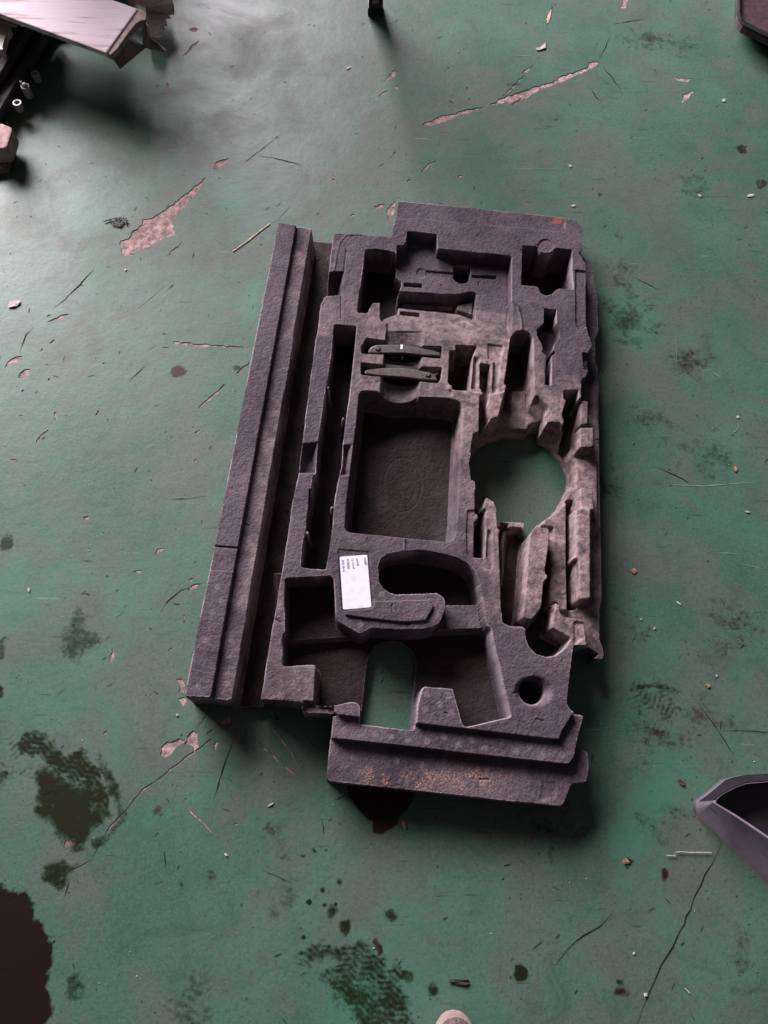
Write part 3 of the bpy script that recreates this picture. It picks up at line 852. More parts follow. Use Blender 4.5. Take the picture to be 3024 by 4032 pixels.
def inside_op(spec, h, z, clip_h=.02):
    """a raised floor inside a pocket: only where the pocket already is"""
    P = [uv(p) for p in path(spec, z)]; sl = window(P, .004)
    d = sdf_poly(UU[sl], VV[sl], P) + WARP[sl] * .5; k = np.clip(.5 - d / .0028, 0, 1)
    cur = HH[sl]; HH[sl] = np.where(cur < clip_h, cur * (1 - k) + h * k, cur)


inside_op('F 60,300 560,300 640,802 100,838', .028, .028)
inside_op('F 1250,548 1700,545 1700,735 1250,750', .044, .044)
# the plateau and the recess for the sticker
op('F 605,594 812,576 830,522 1250,510 1285,560 1225,668 1050,682 800,655 605,628', .0845, .0845, r=.002)
op('F 548,120 790,140 828,515 800,535 590,600 575,560', .0785, ZT, r=.003)
# round boss hole with its dished rim
op(circ('E', 833, 1712, 195, 158, 28), .068, ZT, w=.018, r=0)
op(circ('E', 815, 1705, 116, 126, 28), .006, .074, r=0)
# left side again: strip groove lines, seams and dents
line('F 1060,40 1065,110', .002, .0015)
line('C 1022,1910 1020,2000', .002, .0015)
line('G 610,345 1385,435', .002, -.002)
# small ejector nubs along the edges
for cr, x, y, r_, z_ in (('C', 522, 932, 18, ZT), ('C', 398, 678, 16, ZT), ('H', 1126, 440, 22, ZT), ('H', 1342, 218, 20, ZT), ('D', 60, 795, 30, ZT),
                         ('D', 360, 862, 28, ZT), ('D', 590, 795, 24, ZT), ('D', 425, 970, 22, ZT), ('D', 1170, 930, 22, ZT), ('D', 1145, 1135, 26, ZT),
                         ('E', 305, 88, 22, ZT), ('E', 510, 212, 22, ZT), ('E', 955, 640, 24, .078), ('E', 1222, 462, 26, .076), ('D', 390, 1960, 26, ZT), ('F', 35, 1380, 8, ZT)):
    op(circ(cr, x, y, r_, n=12), z_, z_, w=.004 if False else .0035, r=0, mode='max')
# gouges
rg = random.Random(5)
for i in range(34):
    cx = rg.uniform(U0 + .05, U1 - .05); cy = rg.uniform(V0 + .05, V1 - .05); L = rg.uniform(.004, .014); a = rg.uniform(0, 3.14)
    q0 = (cx, cy); q1 = (cx + L * math.cos(a), cy + L * math.sin(a))
    sl = window([q0, q1], .01); X, Y = UU[sl], VV[sl]; ex, ey = q1[0] - cx, q1[1] - cy
    t = np.clip(((X - cx) * ex + (Y - cy) * ey) / (L * L), 0, 1); d = np.hypot(X - cx - t * ex, Y - cy - t * ey)
    HH[sl] -= np.where(HH[sl] > .03, .0018 * np.clip(1 - d / .0022, 0, 1), 0)

HOLES = ['D 262,1440,0.04 320,1370,0.012 420,1310,0.012 560,1282,0.012 700,1272,0.012 785,1284,0.012 800,1242,0.012 830,1217,0.012 900,1220,0.012 902,1312,0.012 980,1362,0.01 1060,1432,0.01 1130,1522,0.01 1180,1620,0.01 1196,1700,0.01 1182,1800,0.01 1130,1920,0.04 1060,1992,0.05 960,2052,0.05 905,2112,0.05 E 870,168,0.05 840,182,0.06 790,240,0.06 745,202,0.014 740,165,0.014 600,155,0.014 508,150,0.014 495,20,0.08 D 505,1962,0.08 480,1902,0.08 430,1870,0.08 402,1862,0.08 398,1868,0.014 360,1835,0.014 322,1795,0.014 312,1782,0.08 300,1702,0.08 265,1692,0.08 262,1600,0.08 245,1540,0.08',
         'F 785,960,0.012 830,880,0.012 900,840,0.012 970,832,0.012 1040,850,0.012 1110,910,0.012 1140,980,0.012 1135,1100,0.012 1118,1500,0.070 722,1460,0.070 745,1300,0.012 765,1100,0.012']
HOLEMASK = np.zeros(UU.shape, bool)
for i, hs in enumerate(HOLES):
    P = [uv(p) for p in path(hs)]
    if i == 0:     # a drafted, dished wall leads down to the round hole
        sl = window(P, .03); d = sdf_poly(UU[sl], VV[sl], P) + WARP[sl] * .4
        cap = .004 + 8 * np.clip(d, 0, 1)
        HH[sl] = np.minimum(HH[sl], np.where(HH[sl] > .052, 1, cap))
    sl = window(P, .01); d = sdf_poly(UU[sl], VV[sl], P) + WARP[sl] * .4
    k = np.clip(.5 - d / .0025, 0, 1); HH[sl] *= (1 - k)
    HOLEMASK[sl] |= d < -.0005

# gentle unevenness of the moulding
HH = np.where(HH > .002, HH + (fbm(UU, VV, 14, 5, 3) - .5) * .0014 + (vnoise(UU, VV, 330, 9) - .5) * .0006 + (vnoise(UU, VV, 160, 19) - .5) * .0006, HH)
HH = np.maximum(HH, .0005)


def paint(attr, spec, val, z=ZT, soft=.02, seed=3, rough=.03):
    P = [uv(p) for p in path(spec, z)]; sl = window(P, soft * 2)
    d = sdf_poly(UU[sl], VV[sl], P) + (fbm(UU[sl], VV[sl], 30, seed, 4) - .5) * rough * 2
    ATT[attr][sl] = np.maximum(ATT[attr][sl], val * np.clip(.5 - d / soft, 0, 1))


paint('dust', 'D 100,0 600,300 900,900 1300,900 1500,1200 1520,2200 E 1480,1300 1200,1400 500,900 D 300,2100 180,1300 0,800', .75, .05, .08)
paint('dust', 'D 1200,1500 1510,1400 1515,2200 E 1400,1000 1150,900 1000,0', .6, .045, .05)
paint('dust', 'K 0,0 900,60 1600,300 1600,1000 1200,1300 0,1200', .38, .06, .06)
paint('dust', 'W 600,900 650,900 570,1520 510,1520', .4, .014, .03)
paint('dust', 'W 660,530 715,530 700,760 640,760', .6, .014, .03)
paint('dust', 'F 60,1080 370,1060 350,1330 60,1280', .5, ZT, .05)
paint('dust', 'C 560,1300 1450,1500 1400,1900 560,1850', .12, .016, .1)
paint('rust', 'B 1165,240 1240,243 1238,290 1165,285', .95, .056, .003, 4, .002)
paint('rust', 'B 1245,240 1256,240 1256,330 1243,330', .35, .056, .003, 4, .001)
paint('dust', 'B 1262,240 1278,240 1275,335 1262,335', .9, .056, .003, 4, .001)
paint('sand', 'G 380,580 900,600 1100,620 1100,690 800,690 520,690 380,640', 1.0, .054, .03)
for cr, x, y in [('G', 215, 380), ('G', 305, 403), ('G', 385, 403), ('G', 470, 417), ('G', 560, 430), ('G', 665, 440), ('G', 757, 418), ('G', 835, 460), ('G', 910, 435), ('G', 980, 480),
                 ('G', 1150, 495), ('G', 1225, 470), ('G', 1300, 510), ('G', 1400, 515)]:
    paint('vent', circ(cr, x, y, 17, 19, 12), 1.0, .070, .002, 3, .0006)
for cr, x, y, z_ in [('G', 665, 187, ZT), ('G', 785, 195, ZT), ('G', 735, 240, ZT), ('G', 655, 270, ZT), ('G', 800, 287, ZT), ('G', 260, 525, .054), ('G', 500, 545, .054), ('G', 640, 572, .054), ('G', 760, 540, .054), ('G', 30, 40, ZT)]:
    paint('vent', circ(cr, x, y, 17, 19, 12), .9, z_, .002, 3, .0006)
for x, y, z_ in [(345, 910, .085), (380, 1030, .085), (305, 1140, .085), (240, 1380, .085), (465, 1370, .075), (440, 1510, .075), (430, 1660, .075), (430, 1745, .075), (540, 1040, .075), (180, 1775, .085), (900, 1080, ZT), (610, 880, .068)]:
    paint('vent', circ('H', x, y, 26, 28, 12), .8, z_, .002, 3, .0006)
for x, y in [(885, 465), (105, 565), (720, 700), (1310, 625)]:
    paint('vent', circ('F', x, y, 22, 22, 12), .9, ZT, .002, 3, .0006)


sm = np.clip(ATT['dust'] * 2.5, 0, 1)
_b = HH.copy()


def boxblur(a, n):
    for ax in (0, 1):
        c = np.cumsum(np.pad(a, [(n + 1, n) if k == ax else (0, 0) for k in (0, 1)], mode='edge'), axis=ax)
        a = (np.take(c, range(2 * n + 1, c.shape[ax]), ax) - np.take(c, range(0, c.shape[ax] - 2 * n - 1), ax)) / (2 * n + 1)
    return a


HH = np.where((HH > .004) & (boxblur((HH < .004).astype(float), 3) < .01), HH * (1 - sm) + boxblur(boxblur(HH, 1), 1) * sm, HH)      # handled edges worn round
# brown film plus painted shade, darkening the low, flat pocket floors
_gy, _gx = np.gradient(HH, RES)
ATT['dirt_shade'] = np.clip((.033 - HH) / .004, 0, 1) * (HH > .004) * np.clip(1.6 - 2.5 * boxblur(np.hypot(_gx, _gy), 1), 0, 1) * np.clip(.8 + .8 * (fbm(UU, VV, 25, 31, 4) - .3), .7, 1)





# rubbed pale edges along the tops
ATT['edge'] = np.clip((HH - boxblur(HH, 3) - .0035) / .010, 0, 1) * np.clip((fbm(UU, VV, 22, 41, 3) - .36) * 5, 0, 1)


def build_tray():
    root = empty('foam_tool_tray', pt('W', 850, 1100, 0))
    tag(root, 'dark grey moulded foam tool tray with deep cut-outs lying on the green floor', 'foam tray')
    idx = np.arange(NU * NV).reshape(NV, NU)
    hv = HH
    mx = np.maximum.reduce([hv[:-1, :-1], hv[1:, :-1], hv[:-1, 1:], hv[1:, 1:]])
    hm = HOLEMASK[:-1, :-1] & HOLEMASK[1:, :-1] & HOLEMASK[:-1, 1:] & HOLEMASK[1:, 1:]
    keep = (mx > .0015) & ~hm
    q = np.stack([idx[:-1, :-1], idx[:-1, 1:], idx[1:, 1:], idx[1:, :-1]], -1)[keep]
    used = np.unique(q); remap = np.zeros(NU * NV, int); remap[used] = np.arange(len(used))
    u = UU.ravel()[used]; v = VV.ravel()[used]
    co = np.stack([u * CT - v * ST, u * ST + v * CT, hv.ravel()[used]], -1)
    q = remap[q]
    me = bpy.data.meshes.new('foam_body')
    me.vertices.add(len(co)); me.vertices.foreach_set('co', co.ravel())
    me.loops.add(q.size); me.loops.foreach_set('vertex_index', q.ravel().astype(np.int32))
    me.polygons.add(len(q)); me.polygons.foreach_set('loop_start', np.arange(0, q.size, 4, dtype=np.int32))
    me.update(calc_edges=True)
    me.polygons.foreach_set('use_smooth', np.ones(len(q), bool))
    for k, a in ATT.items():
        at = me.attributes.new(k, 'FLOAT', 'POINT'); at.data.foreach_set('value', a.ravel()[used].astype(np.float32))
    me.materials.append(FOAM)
    o = bpy.data.objects.new('foam_body', me); COL.objects.link(o); attach(o, root)
    print('tray quads', len(q))
    return root


TRAY = build_tray()


def top_at(p):
    u, v = uv(p); i = int((u - U0) / RES); j = int((v - V0) / RES); return HH[j, i]


# sticker
def build_sticker():
    m, nt, b, out = new_mat('sticker_paper'); q = NB(nt)
    q.link(q.mix(q.ramp(q.noise(90, 4), .45, .75), (.74, .69, .77), (.62, .57, .65)), b.inputs['Base Color'])
    b.inputs['Roughness'].default_value = .45
    z = .0800
    c = [pt('M', *p, z) for p in ((295, 330), (1150, 270), (1283, 1900), (402, 1975))]
    P = fillet([(p.x, p.y) for p in c], .003, 4)
    n = len(P)
    bm = loft_bm([[(x, y, z - .0006) for x, y in P], [(x, y, z) for x, y in P]])
    st = bm_obj('label_sticker', bm, m, TRAY)
    st['label'] = 'white paper sticker with five short rows of grey print'
    ink = simple_mat('sticker_ink', (.23, .2, .27), .6)
    for txt, a, bb, hgt in (('WX807', (1030, 365), (1075, 600), 78), ('待命机', (785, 385), (830, 625), 78), ('CJ-19150', (640, 385), (680, 712), 78),
                            ('PU28301', (500, 405), (535, 706), 78), ('2026-08-16', (352, 425), (395, 805), 72)):
        cu_ = bpy.data.curves.new('printed_text', 'FONT'); cu_.body = txt; cu_.size = 1; cu_.fill_mode = 'FRONT'; cu_.offset = .012
        t = bpy.data.objects.new('printed_text', cu_); COL.objects.link(t)
        bpy.context.view_layer.update()
        me = bpy.data.meshes.new_from_object(t.evaluated_get(bpy.context.evaluated_depsgraph_get()))
        bpy.data.objects.remove(t)
        A0 = pt('M', *a, z + .0003); B0 = pt('M', *bb, z + .0003); d = B0 - A0
        xs = [v.co.x for v in me.vertices]; ys = [v.co.y for v in me.vertices]
        if not xs: continue
        sx = d.length / (max(xs) - min(xs)); hh = hgt / 7.9 * 1.32 / F; sy = hh / max(.4, (max(ys) - min(ys)))
        ex = d.normalized(); ey = Vector((-ex.y, ex.x, 0)); x0 = min(xs); y0 = min(ys)
        for v in me.vertices: v.co = A0 + ex * (v.co.x - x0) * sx + ey * (v.co.y - y0) * sy
        o = bpy.data.objects.new('printed_text', me); COL.objects.link(o); me.materials.clear(); me.materials.append(ink)
        attach(o, st) if False else None
        o.parent = st; o.matrix_parent_inverse = (TRAY.matrix_basis @ st.matrix_parent_inverse @ st.matrix_basis).inverted()


build_sticker()

# ------------------------------------------------------------------ two metal-barred black discs standing in the groove
METAL = simple_mat('dull_grey_metal', (.07, .055, .056), .45, .3, .35, 120, .4, .0006)
METALB = simple_mat('dusty_brown_metal', (.07, .047, .043), .65, .1, .4, 120, .5, .0008)
BLACKP = simple_mat('black_plastic', (.010, .0095, .011), .45, 0, .3, 60, .2)
WHITEP = simple_mat('white_print', (.75, .72, .78), .6)
BRIGHT = simple_mat('bright_metal', (.30, .28, .29), .5, .1, .1, 80, .1)


def clamp(bar_pts, ctr, rad_px, bolt, mat, label, mark=False, ztop=.0785):
    """bar_pts: outline of the bar's top face (crop K); ctr: centre of the disc's top edge"""
    a = pt('K', *ctr, ztop - .006); root = empty('disc_clamp', (a.x, a.y, .03))
    tag(root, label, 'clamp', 'metal barred discs in the foam groove')
    top = [pt('K', x, y, ztop) for x, y in bar_pts]
    n = len(top); cen = sum(top, Vector()) / n
    rings = [[(p.x, p.y, ztop - .009) for p in top], [(p.x, p.y, ztop - .0012) for p in top],
             [(p.x + (cen.x - p.x) * .02, p.y + (cen.y - p.y) * .12, ztop) for p in top]]
    bm_obj('bar', loft_bm(rings), mat, root, False, .0008, 1)
    # half disc, axis along the groove
    ax = Vector((AV.x, AV.y, 0)).normalized(); cr = Vector((ax.y, -ax.x, 0))
    R = rad_px / 3.318 * 1.24 / F / .93
    prof = [(R * math.cos(t), R * .62 * math.sin(t)) for t in [math.pi + i * math.pi / 18 for i in range(19)]]
    cz = ztop - .008
    def ring(off, k): return [tuple(a + ax * off + cr * (x * k) + Vector((0, 0, cz - a.z + y * k))) for x, y in prof]
    bm_obj('disc', loft_bm([ring(.016, .93), ring(.013, 1), ring(-.004, 1), ring(-.010, .94)]), BLACKP, root)
    bc = pt('K', *bolt, ztop)
    def circle(r, z): return [(bc.x + r * math.cos(i * .5236), bc.y + r * math.sin(i * .5236), z) for i in range(12)]
    bm_obj('bolt', loft_bm([circle(.0058, ztop - .001), circle(.0058, ztop + .0012), circle(.0042, ztop + .0028)]), METAL if mat is METAL else METALB, root)
    if mark:
        strip = [pt('K', x, y, ztop + .0006) for x, y in ((590, 520), (618, 520), (615, 575), (585, 578))]
        bm_obj('white_stripe', loft_bm([[(p.x, p.y, ztop - .001) for p in strip], [tuple(p) for p in strip]]), WHITEP, root)
        # white raised print on the disc face
        rr = random.Random(4)
        bm = bmesh.new()
        for x, y, w_, h_ in ((430, 690, 18, 8), (450, 675, 22, 7), (462, 692, 8, 22), (478, 680, 8, 26), (490, 690, 16, 8), (505, 670, 9, 20), (515, 690, 9, 20), (528, 682, 26, 6), (545, 674, 8, 14), (560, 688, 20, 7), (600, 672, 24, 14), (600, 690, 24, 14), (600, 708, 22, 12)):
            zz = .040; c = [pt('K', x + q * w_, y + p_ * h_, 0) for q, p_ in ((0, 0), (1, -.1), (1, .9), (0, 1))]
            off = -.0122
            face = a + ax * off; nrm = ax
            vs = []
            for s in ((0, 0), (1, -.1), (1, .9), (0, 1)):
                px = x + s[0] * w_; py = y + s[1] * h_
                ox, oy, sc = CROPS['K']; r = ROT @ Vector(((ox + px / sc - 1512) / F, -(oy + py / sc - 2016) / F, -1))
                o_ = Vector((0, 0, H)); t = (face - o_).dot(nrm) / r.dot(nrm); vs.append(o_ + r * t)
            bm.faces.new([bm.verts.new(v) for v in vs])
        bmesh.ops.solidify(bm, geom=bm.faces[:], thickness=.0004)
        bm_obj('printed_mark', bm, WHITEP, root)
    return root


clamp([(165, 600), (205, 548), (270, 522), (450, 518), (640, 520), (760, 545), (870, 565), (1000, 592), (1105, 622), (1112, 668), (1000, 660), (860, 655), (640, 628), (420, 628), (260, 630), (170, 628)],
      (615, 590), 250, (290, 570), METAL, 'grey metal bar with round bolt over a black disc, white marks on it', True)
clamp([(120, 860), (180, 842), (330, 826), (500, 818), (650, 825), (800, 845), (950, 882), (1030, 905), (1085, 880), (1045, 930), (1072, 992), (960, 982), (820, 968), (640, 945), (460, 932), (300, 920), (120, 895)],
      (585, 880), 255, (945, 915), METALB, 'brownish dusty metal bar with a forked end, nearer the big pocket', False)

# ------------------------------------------------------------------ pale hollow box beam and its litter, top left
m, nt, b, out = new_mat('pale_wood'); q = NB(nt)
gr = q.noise(1, 5, .6, q.mapping((7, 70, 70), (0, 0, -.12)))
c = q.mix(q.ramp(gr, .3, .5), (.33, .24, .24), (.62, .53, .56))
c = q.mix(q.math('MULTIPLY', q.ramp(q.noise(5, 4), .5, .7), .35), c, (.72, .50, .46))
q.link(c, b.inputs['Base Color']); b.inputs['Roughness'].default_value = .85; b.inputs['Specular IOR Level'].default_value = .15
q.link(q.bump(gr, .5, .002), b.inputs['Normal']); PALEWOOD = m
CARD = simple_mat('brown_cardboard', (.20, .135, .13), .85, 0, .3, 25, .5, .002)
CARDD = simple_mat('cardboard_end', (.30, .215, .19), .8, 0, .3, 60, .6, .002)
BLK = simple_mat('black_rail_metal', (.016, .012, .015), .75, 0, .3, 20, .2)
BLK2 = simple_mat('scuffed_black_metal', (.035, .028, .031), .85, 0, .4, 30, .3)


def prism(name, spec, z0, z1, mat, parent=None, z=None, bevel=0.0, seg=2):
    P = path(spec, z1 if z is None else z)
    return bm_obj(name, loft_bm([[(p.x, p.y, z0) for p in P], [(p.x, p.y, z1) for p in P]]), mat, parent, False, bevel, seg)


def box_between(name, a, b, w, h, mat, parent=None, z=0, bevel=0.0):
    d = (b - a); d.z = 0; L = d.length; ex = d.normalized(); ey = Vector((-ex.y, ex.x, 0))
    c = [(a + ex * s + ey * t) for s, t in ((0, -w / 2), (L, -w / 2), (L, w / 2), (0, w / 2))]
    return bm_obj(name, loft_bm([[(p.x, p.y, z) for p in c], [(p.x, p.y, z + h) for p in c]]), mat, parent, False, bevel)


zb = .150                                     # top of the beam
root = empty('box_beam', pt('P1', 700, 250, .1)); tag(root, 'pale wood-grained hollow box beam with a torn open end, lying across the black rails', 'box beam')
e0 = pt('P1', 868, 430, zb); e1 = pt('P1', 1125, 70, zb)               # the end of the top face
s0 = pt('P1', 0, 112, zb); dirb = (s0 - e0).normalized()
cross = (e1 - e0)
T = .012; HB = .05
def bpt(s, t, z): p = e0 + dirb * s + cross * t; return Vector((p.x, p.y, z))
LB = 1.3
slabs = {'top_panel': ((0, 0, zb - T), (LB, 0, zb - T), (LB, 1, zb - T), (0, 1, zb - T), T),
         }
for nm, (a, b_, c_, d_, t) in slabs.items():
    bot = [bpt(*x) for x in (a, b_, c_, d_)]
    bm_obj(nm, loft_bm([[tuple(p) for p in bot], [(p.x, p.y, p.z + t) for p in bot]]), PALEWOOD, root, False, .003, 2)
for t0, t1 in ((.925, .997),):
    bot = [bpt(s, t, zb - HB) for s, t in ((.004, t0), (LB - .01, t0), (LB - .01, t1), (.004, t1))]
    bm_obj('side_panel', loft_bm([[tuple(p) for p in bot], [(p.x, p.y, zb - T) for p in bot]]), PALEWOOD, root)
# thick frayed rim round the open end
rim = [pt('P1', x, y, zb - .004) for x, y in ((862, 428), (1120, 68), (1165, 85), (1195, 115), (1190, 165), (1150, 172), (1110, 195), (1060, 260), (1025, 305), (965, 395), (905, 450))]
bm_obj('end_rim', loft_bm([[(p.x, p.y, zb - .016) for p in rim], [(p.x, p.y, zb - .003) for p in rim]]), CARDD, root, False, .002)

root = empty('cardboard_flap', pt('P1', 1050, 450, .06)); tag(root, 'brown folded cardboard flap with a torn pointed tongue, sticking out of the box beam end', 'cardboard')
FZ = .025
vv = [pt('P1', 905, 450, .108 + FZ), pt('P1', 985, 562, .065 + FZ), pt('P1', 1192, 390, .07 + FZ), pt('P1', 1165, 360, .085 + FZ), pt('P1', 1030, 305, .108 + FZ)]
def sheet(name, pts, th, mat, parent):
    bm = bmesh.new(); f = bm.faces.new([bm.verts.new(p) for p in pts]); bmesh.ops.triangulate(bm, faces=[f])
    bmesh.ops.solidify(bm, geom=bm.faces[:], thickness=th)
    return bm_obj(name, bm, mat, parent)
sheet('lower_leaf', vv, .003, CARD, root)
sheet('torn_tongue', [pt('P1', x, y, z + FZ) for x, y, z in ((1185, 110, .12), (1192, 175, .118), (1222, 215, .115), (1222, 300, .10), (1290, 345, .09), (1357, 408, .085), (1345, 418, .075), (1270, 392, .075), (1240, 405, .075), (1185, 385, .08), (1170, 350, .085), (1190, 250, .10))], .003, CARD, root)
sheet('inner_leaf', [pt('P1', x, y, z + FZ) for x, y, z in ((1030, 292, .114), (1090, 310, .110), (1168, 352, .104), (1165, 364, .098), (1090, 335, .102), (1035, 306, .110))], .002, WHITEP, root)

rnd = random.Random(9)
cb = [('P1', x, y) for x, y in ((900, -80), (1380, -60), (1395, 20), (1430, 90), (1432, 160), (1395, 165), (1402, 195), (1362, 190), (1372, 232), (1345, 240), (1350, 262), (1322, 262), (1340, 300), (1305, 345), (1240, 320), (1210, 250), (1195, 110), (1130, 70), (950, 0))]
P = [pt(*c_, .035) for c_ in cb]; P = rough_outline([(p.x, p.y) for p in P], .003, .015, rnd)
bm = bmesh.new(); r = delaunay_2d_cdt([Vector(p) for p in P], [(i, (i + 1) % len(P)) for i in range(len(P))], [], 1, 1e-6)
V = [bm.verts.new((v.x, v.y, .035 + .012 * math.sin(v.x * 23) + .008 * math.sin(v.y * 31 + 1) + rnd.uniform(0, .004))) for v in r[0]]
for f_ in r[2]: bm.faces.new([V[i] for i in f_])
bmesh.ops.solidify(bm, geom=bm.faces[:], thickness=.004)
tag(bm_obj('cardboard_sheet', bm, CARD), 'crumpled brown cardboard sheet with a ragged torn edge behind the box beam', 'cardboard')

# black rail frame
root = empty('rail_frame', pt('P1', 60, 500, 0)); tag(root, 'low black metal rail frame with long parallel rails on the shaded floor', 'rail frame')
def rail(spec, z0, z1, mat, nm, zz=None): prism(nm, spec, z0, z1, mat, root, zz, .003, 1)
rail('P2 880,380 700,430 0,1420 -700,2400 -1700,2400 -1700,-900 500,-900', .001, .022, BLK, 'base_plate')
rail('P2 690,330 630,330 -300,1600 -260,1680 0,1480', .024, .045, BLK2, 'rail')
rail('P2 560,260 440,240 -300,1300 -300,1500 0,1100', .024, .045, BLK, 'rail')
rail('P2 470,240 370,240 -300,1180 -300,1340 0,1000', .0455, .066, BLK2, 'rail')
rail('P2 230,150 60,60 -1500,100 -1500,1400 -420,1250', .024, .055, BLK, 'lower_box')
rail('R 540,-110 60,-90 -200,-900 540,-900', .12, .85, BLK, 'light_blocker', 0)  # unseen tall box, added to shade the floor at top left
rail('R 540,-130 480,-130 480,-170 540,-170', .001, .119, BLK, 'blocker_foot', 0)  # carries the added box, unseen as well

P = [bpt(*a) for a in ((.52, .35, 0), (LB, .35, 0), (LB, .95, 0), (.52, .95, 0))]
bm_obj('shade_block', loft_bm([[(p.x, p.y, .001) for p in P], [(p.x, p.y, zb - T - .002) for p in P]]), BLK, root, False, .003, 1)  # added under the beam to spread a wider shadow
# chrome bushings
def bushing(cx, cy, top, label, knob=False):
    """cx,cy: crop P1 of the top centre"""
    p = pt('P1', cx, cy, top); root = empty('metal_bushing', (p.x, p.y, .023))
    tag(root, label, 'bushing', 'bright metal bushings beside the black rail')
    R = .0098
    def ring(r, z): return [(p.x + r * math.cos(i * .39270), p.y + r * math.sin(i * .39270), z) for i in range(16)]
    bm_obj('sleeve', loft_bm([ring(R * .92, .023), ring(R * .92, top - .012), ring(R, top - .010), ring(R, top), ring(R * .68, top), ring(R * .6, top - .012)]), BRIGHT, root)
    if knob:
        bm_obj('plug', loft_bm([ring(R * .66, top - .008), ring(R * .66, top + .003), ring(R * .4, top + .006)]), BRIGHT, root)
        k = Vector((p.x - .008, p.y + .005, 0))
        bm_obj('pin', loft_bm([[(k.x + .0028 * math.cos(i * .7854), k.y + .0028 * math.sin(i * .7854), z) for i in range(8)] for z in (top - .004, top + .007)]), BRIGHT, root)
bushing(285, 598, .042, 'small bright metal bushing with open top, farthest from the pink block')
bushing(202, 700, .05, 'taller bright bushing with a plugged top and little pin, between the other two', True)
bushing(138, 836, .042, 'small bright metal bushing with open top, nearest the pink block')

# pink block and beige bracket
BRICK = simple_mat('pinkish_stone', (.33, .19, .18), .8, 0, .35, 45, .8, .003)
root = empty('pink_block', pt('P2', 20, 1800, 0)); tag(root, 'small pinkish brown block with a dark wedge below it at the left picture edge', 'block')
prism('block_body', 'P2 -180,1640 30,1652 160,1705 155,1760 95,1950 60,1985 -180,1990', .02, .06, BRICK, root, .06, .004)
prism('wedge_foot', 'P2 -180,1985 170,1960 120,2080 85,2230 -180,2270', 0.001, .019, CARD, root, .02, .002)
BEIGE = simple_mat('beige_plastic', (.42, .34, .30), .6, 0, .2, 30, .3)
root = empty('beige_bracket', pt('P2', 20, 350, .2)); tag(root, 'beige bracket with a tan top strip under the box beam at the left edge', 'bracket')
prism('bracket_leg', 'P2 -120,230 130,345 110,420 80,430 30,630 40,645 35,662 -120,665', .085, .103, BEIGE, root, .103)
prism('top_strip', 'P2 -60,175 90,235 212,318 205,337 120,320 -60,250', .104, .110, simple_mat('tan_wood', (.33, .22, .16), .7), root, .110)

# ------------------------------------------------------------------ table leg, dark bin, plastic trim, shoe
LEGM = simple_mat('rusty_dark_leg', (.06, .035, .036), .55, .2, .6, 40, .5)
root = empty('table_leg', pt('R', 1478, 62, 0)); tag(root, 'dark rusty square metal leg standing on the floor at the top edge', 'table leg')
a = pt('R', 1450, 62, 0); b_ = pt('R', 1505, 62, 0); w_ = (b_ - a).length
def sq(z, k=1.0, o=0): c = (a + b_) / 2; h_ = w_ / 2 * k; return [(c.x + sx * h_, c.y + w_ / 2 + sy * h_, z) for sx, sy in ((-1, -1), (1, -1), (1, 1), (-1, 1))]
bm_obj('leg_tube', loft_bm([sq(.008), sq(.7)]), LEGM, root, False, .003)
bm_obj('foot_cap', loft_bm([sq(0, 1.08), sq(.02, 1.08)]), BLACKP, root, False, .002)
bm_obj('worn_patch', loft_bm([[(a.x + .5 * w_ + x * w_, a.y - .0012, z) for x, z in ((-.22, .03), (.2, .035), (.25, .075), (-.15, .08))], [(a.x + .5 * w_ + x * w_, a.y + .004, z) for x, z in ((-.22, .03), (.2, .035), (.25, .075), (-.15, .08))]]), CARDD, root)

BIN = simple_mat('maroon_black_plastic', (.055, .028, .036), .5, 0, .25, 60, .4)
root = empty('storage_bin', pt('P4', 1500, 200, 0)); tag(root, 'dark maroon plastic bin with a raised rounded rim at the top right corner', 'bin')
out_ = path('P4 1205,-700 1195,200 1215,300 1270,380 3000,1250 3000,-700', .06)
inn = path('P4 1255,-600 1245,180 1265,250 1310,320 2900,1100 2900,-600', .06)
base = path('P4 1190,-700 1140,240 1150,330 1230,430 3000,1350 3000,-700', .0)
bm_obj('rim', loft_bm([[tuple(p) for p in base], [tuple(p) for p in out_], [tuple(p) for p in inn], [(p.x, p.y, .045) for p in inn]], True, False), BLACKP, root, False, .004)
bm_obj('inner_mat', loft_bm([[(p.x, p.y, .030) for p in inn], [(p.x, p.y, .050) for p in inn]]), BIN, root)

PURP = simple_mat('purple_grey_plastic', (.135, .112, .135), .42, 0, .12, 30, .15, .0004)
PURPD = simple_mat('dark_purple_plastic', (.032, .022, .032), .38, 0, .2, 30, .15)
root = empty('plastic_trim', pt('P5', 1100, 900, 0)); tag(root, 'purple grey plastic trim piece with a dark hollow and bright lip at the right edge', 'plastic trim')
o0 = path('P5 668,862,0 672,800,0.01 690,705,0.02 780,640,0.02 870,565,0.02 980,472,0.02 1080,440,0.02 1200,418,0.02 1449,405,0.02 2100,430,0.02 2400,1200,0.02 2300,2000,0.02 1900,2060,0.0 1449,1622,0.0 1050,1205,0')
top_ = path('P5 855,722 857,712 865,690 890,660 930,625 1000,588 1090,540 1200,502 1449,480 1950,530 2200,1200 2150,1650 1900,1430 1449,1112 1100,880', .055)
inn = path('P5 872,724 872,716 878,700 900,672 940,640 1008,602 1094,556 1202,518 1449,496 1930,545 2170,1200 2120,1610 1890,1395 1449,1092 1110,865', .053)
flr = [(p.x + (pt('P5', 1500, 900, .02).x - p.x) * .12, p.y + (pt('P5', 1500, 900, .02).y - p.y) * .12, .022) for p in inn]
bm_obj('outer_shell', loft_bm([[(p.x, p.y, 0) for p in o0], [tuple(p) for p in o0], [tuple(p) for p in top_]], True, False), PURP, root, True)
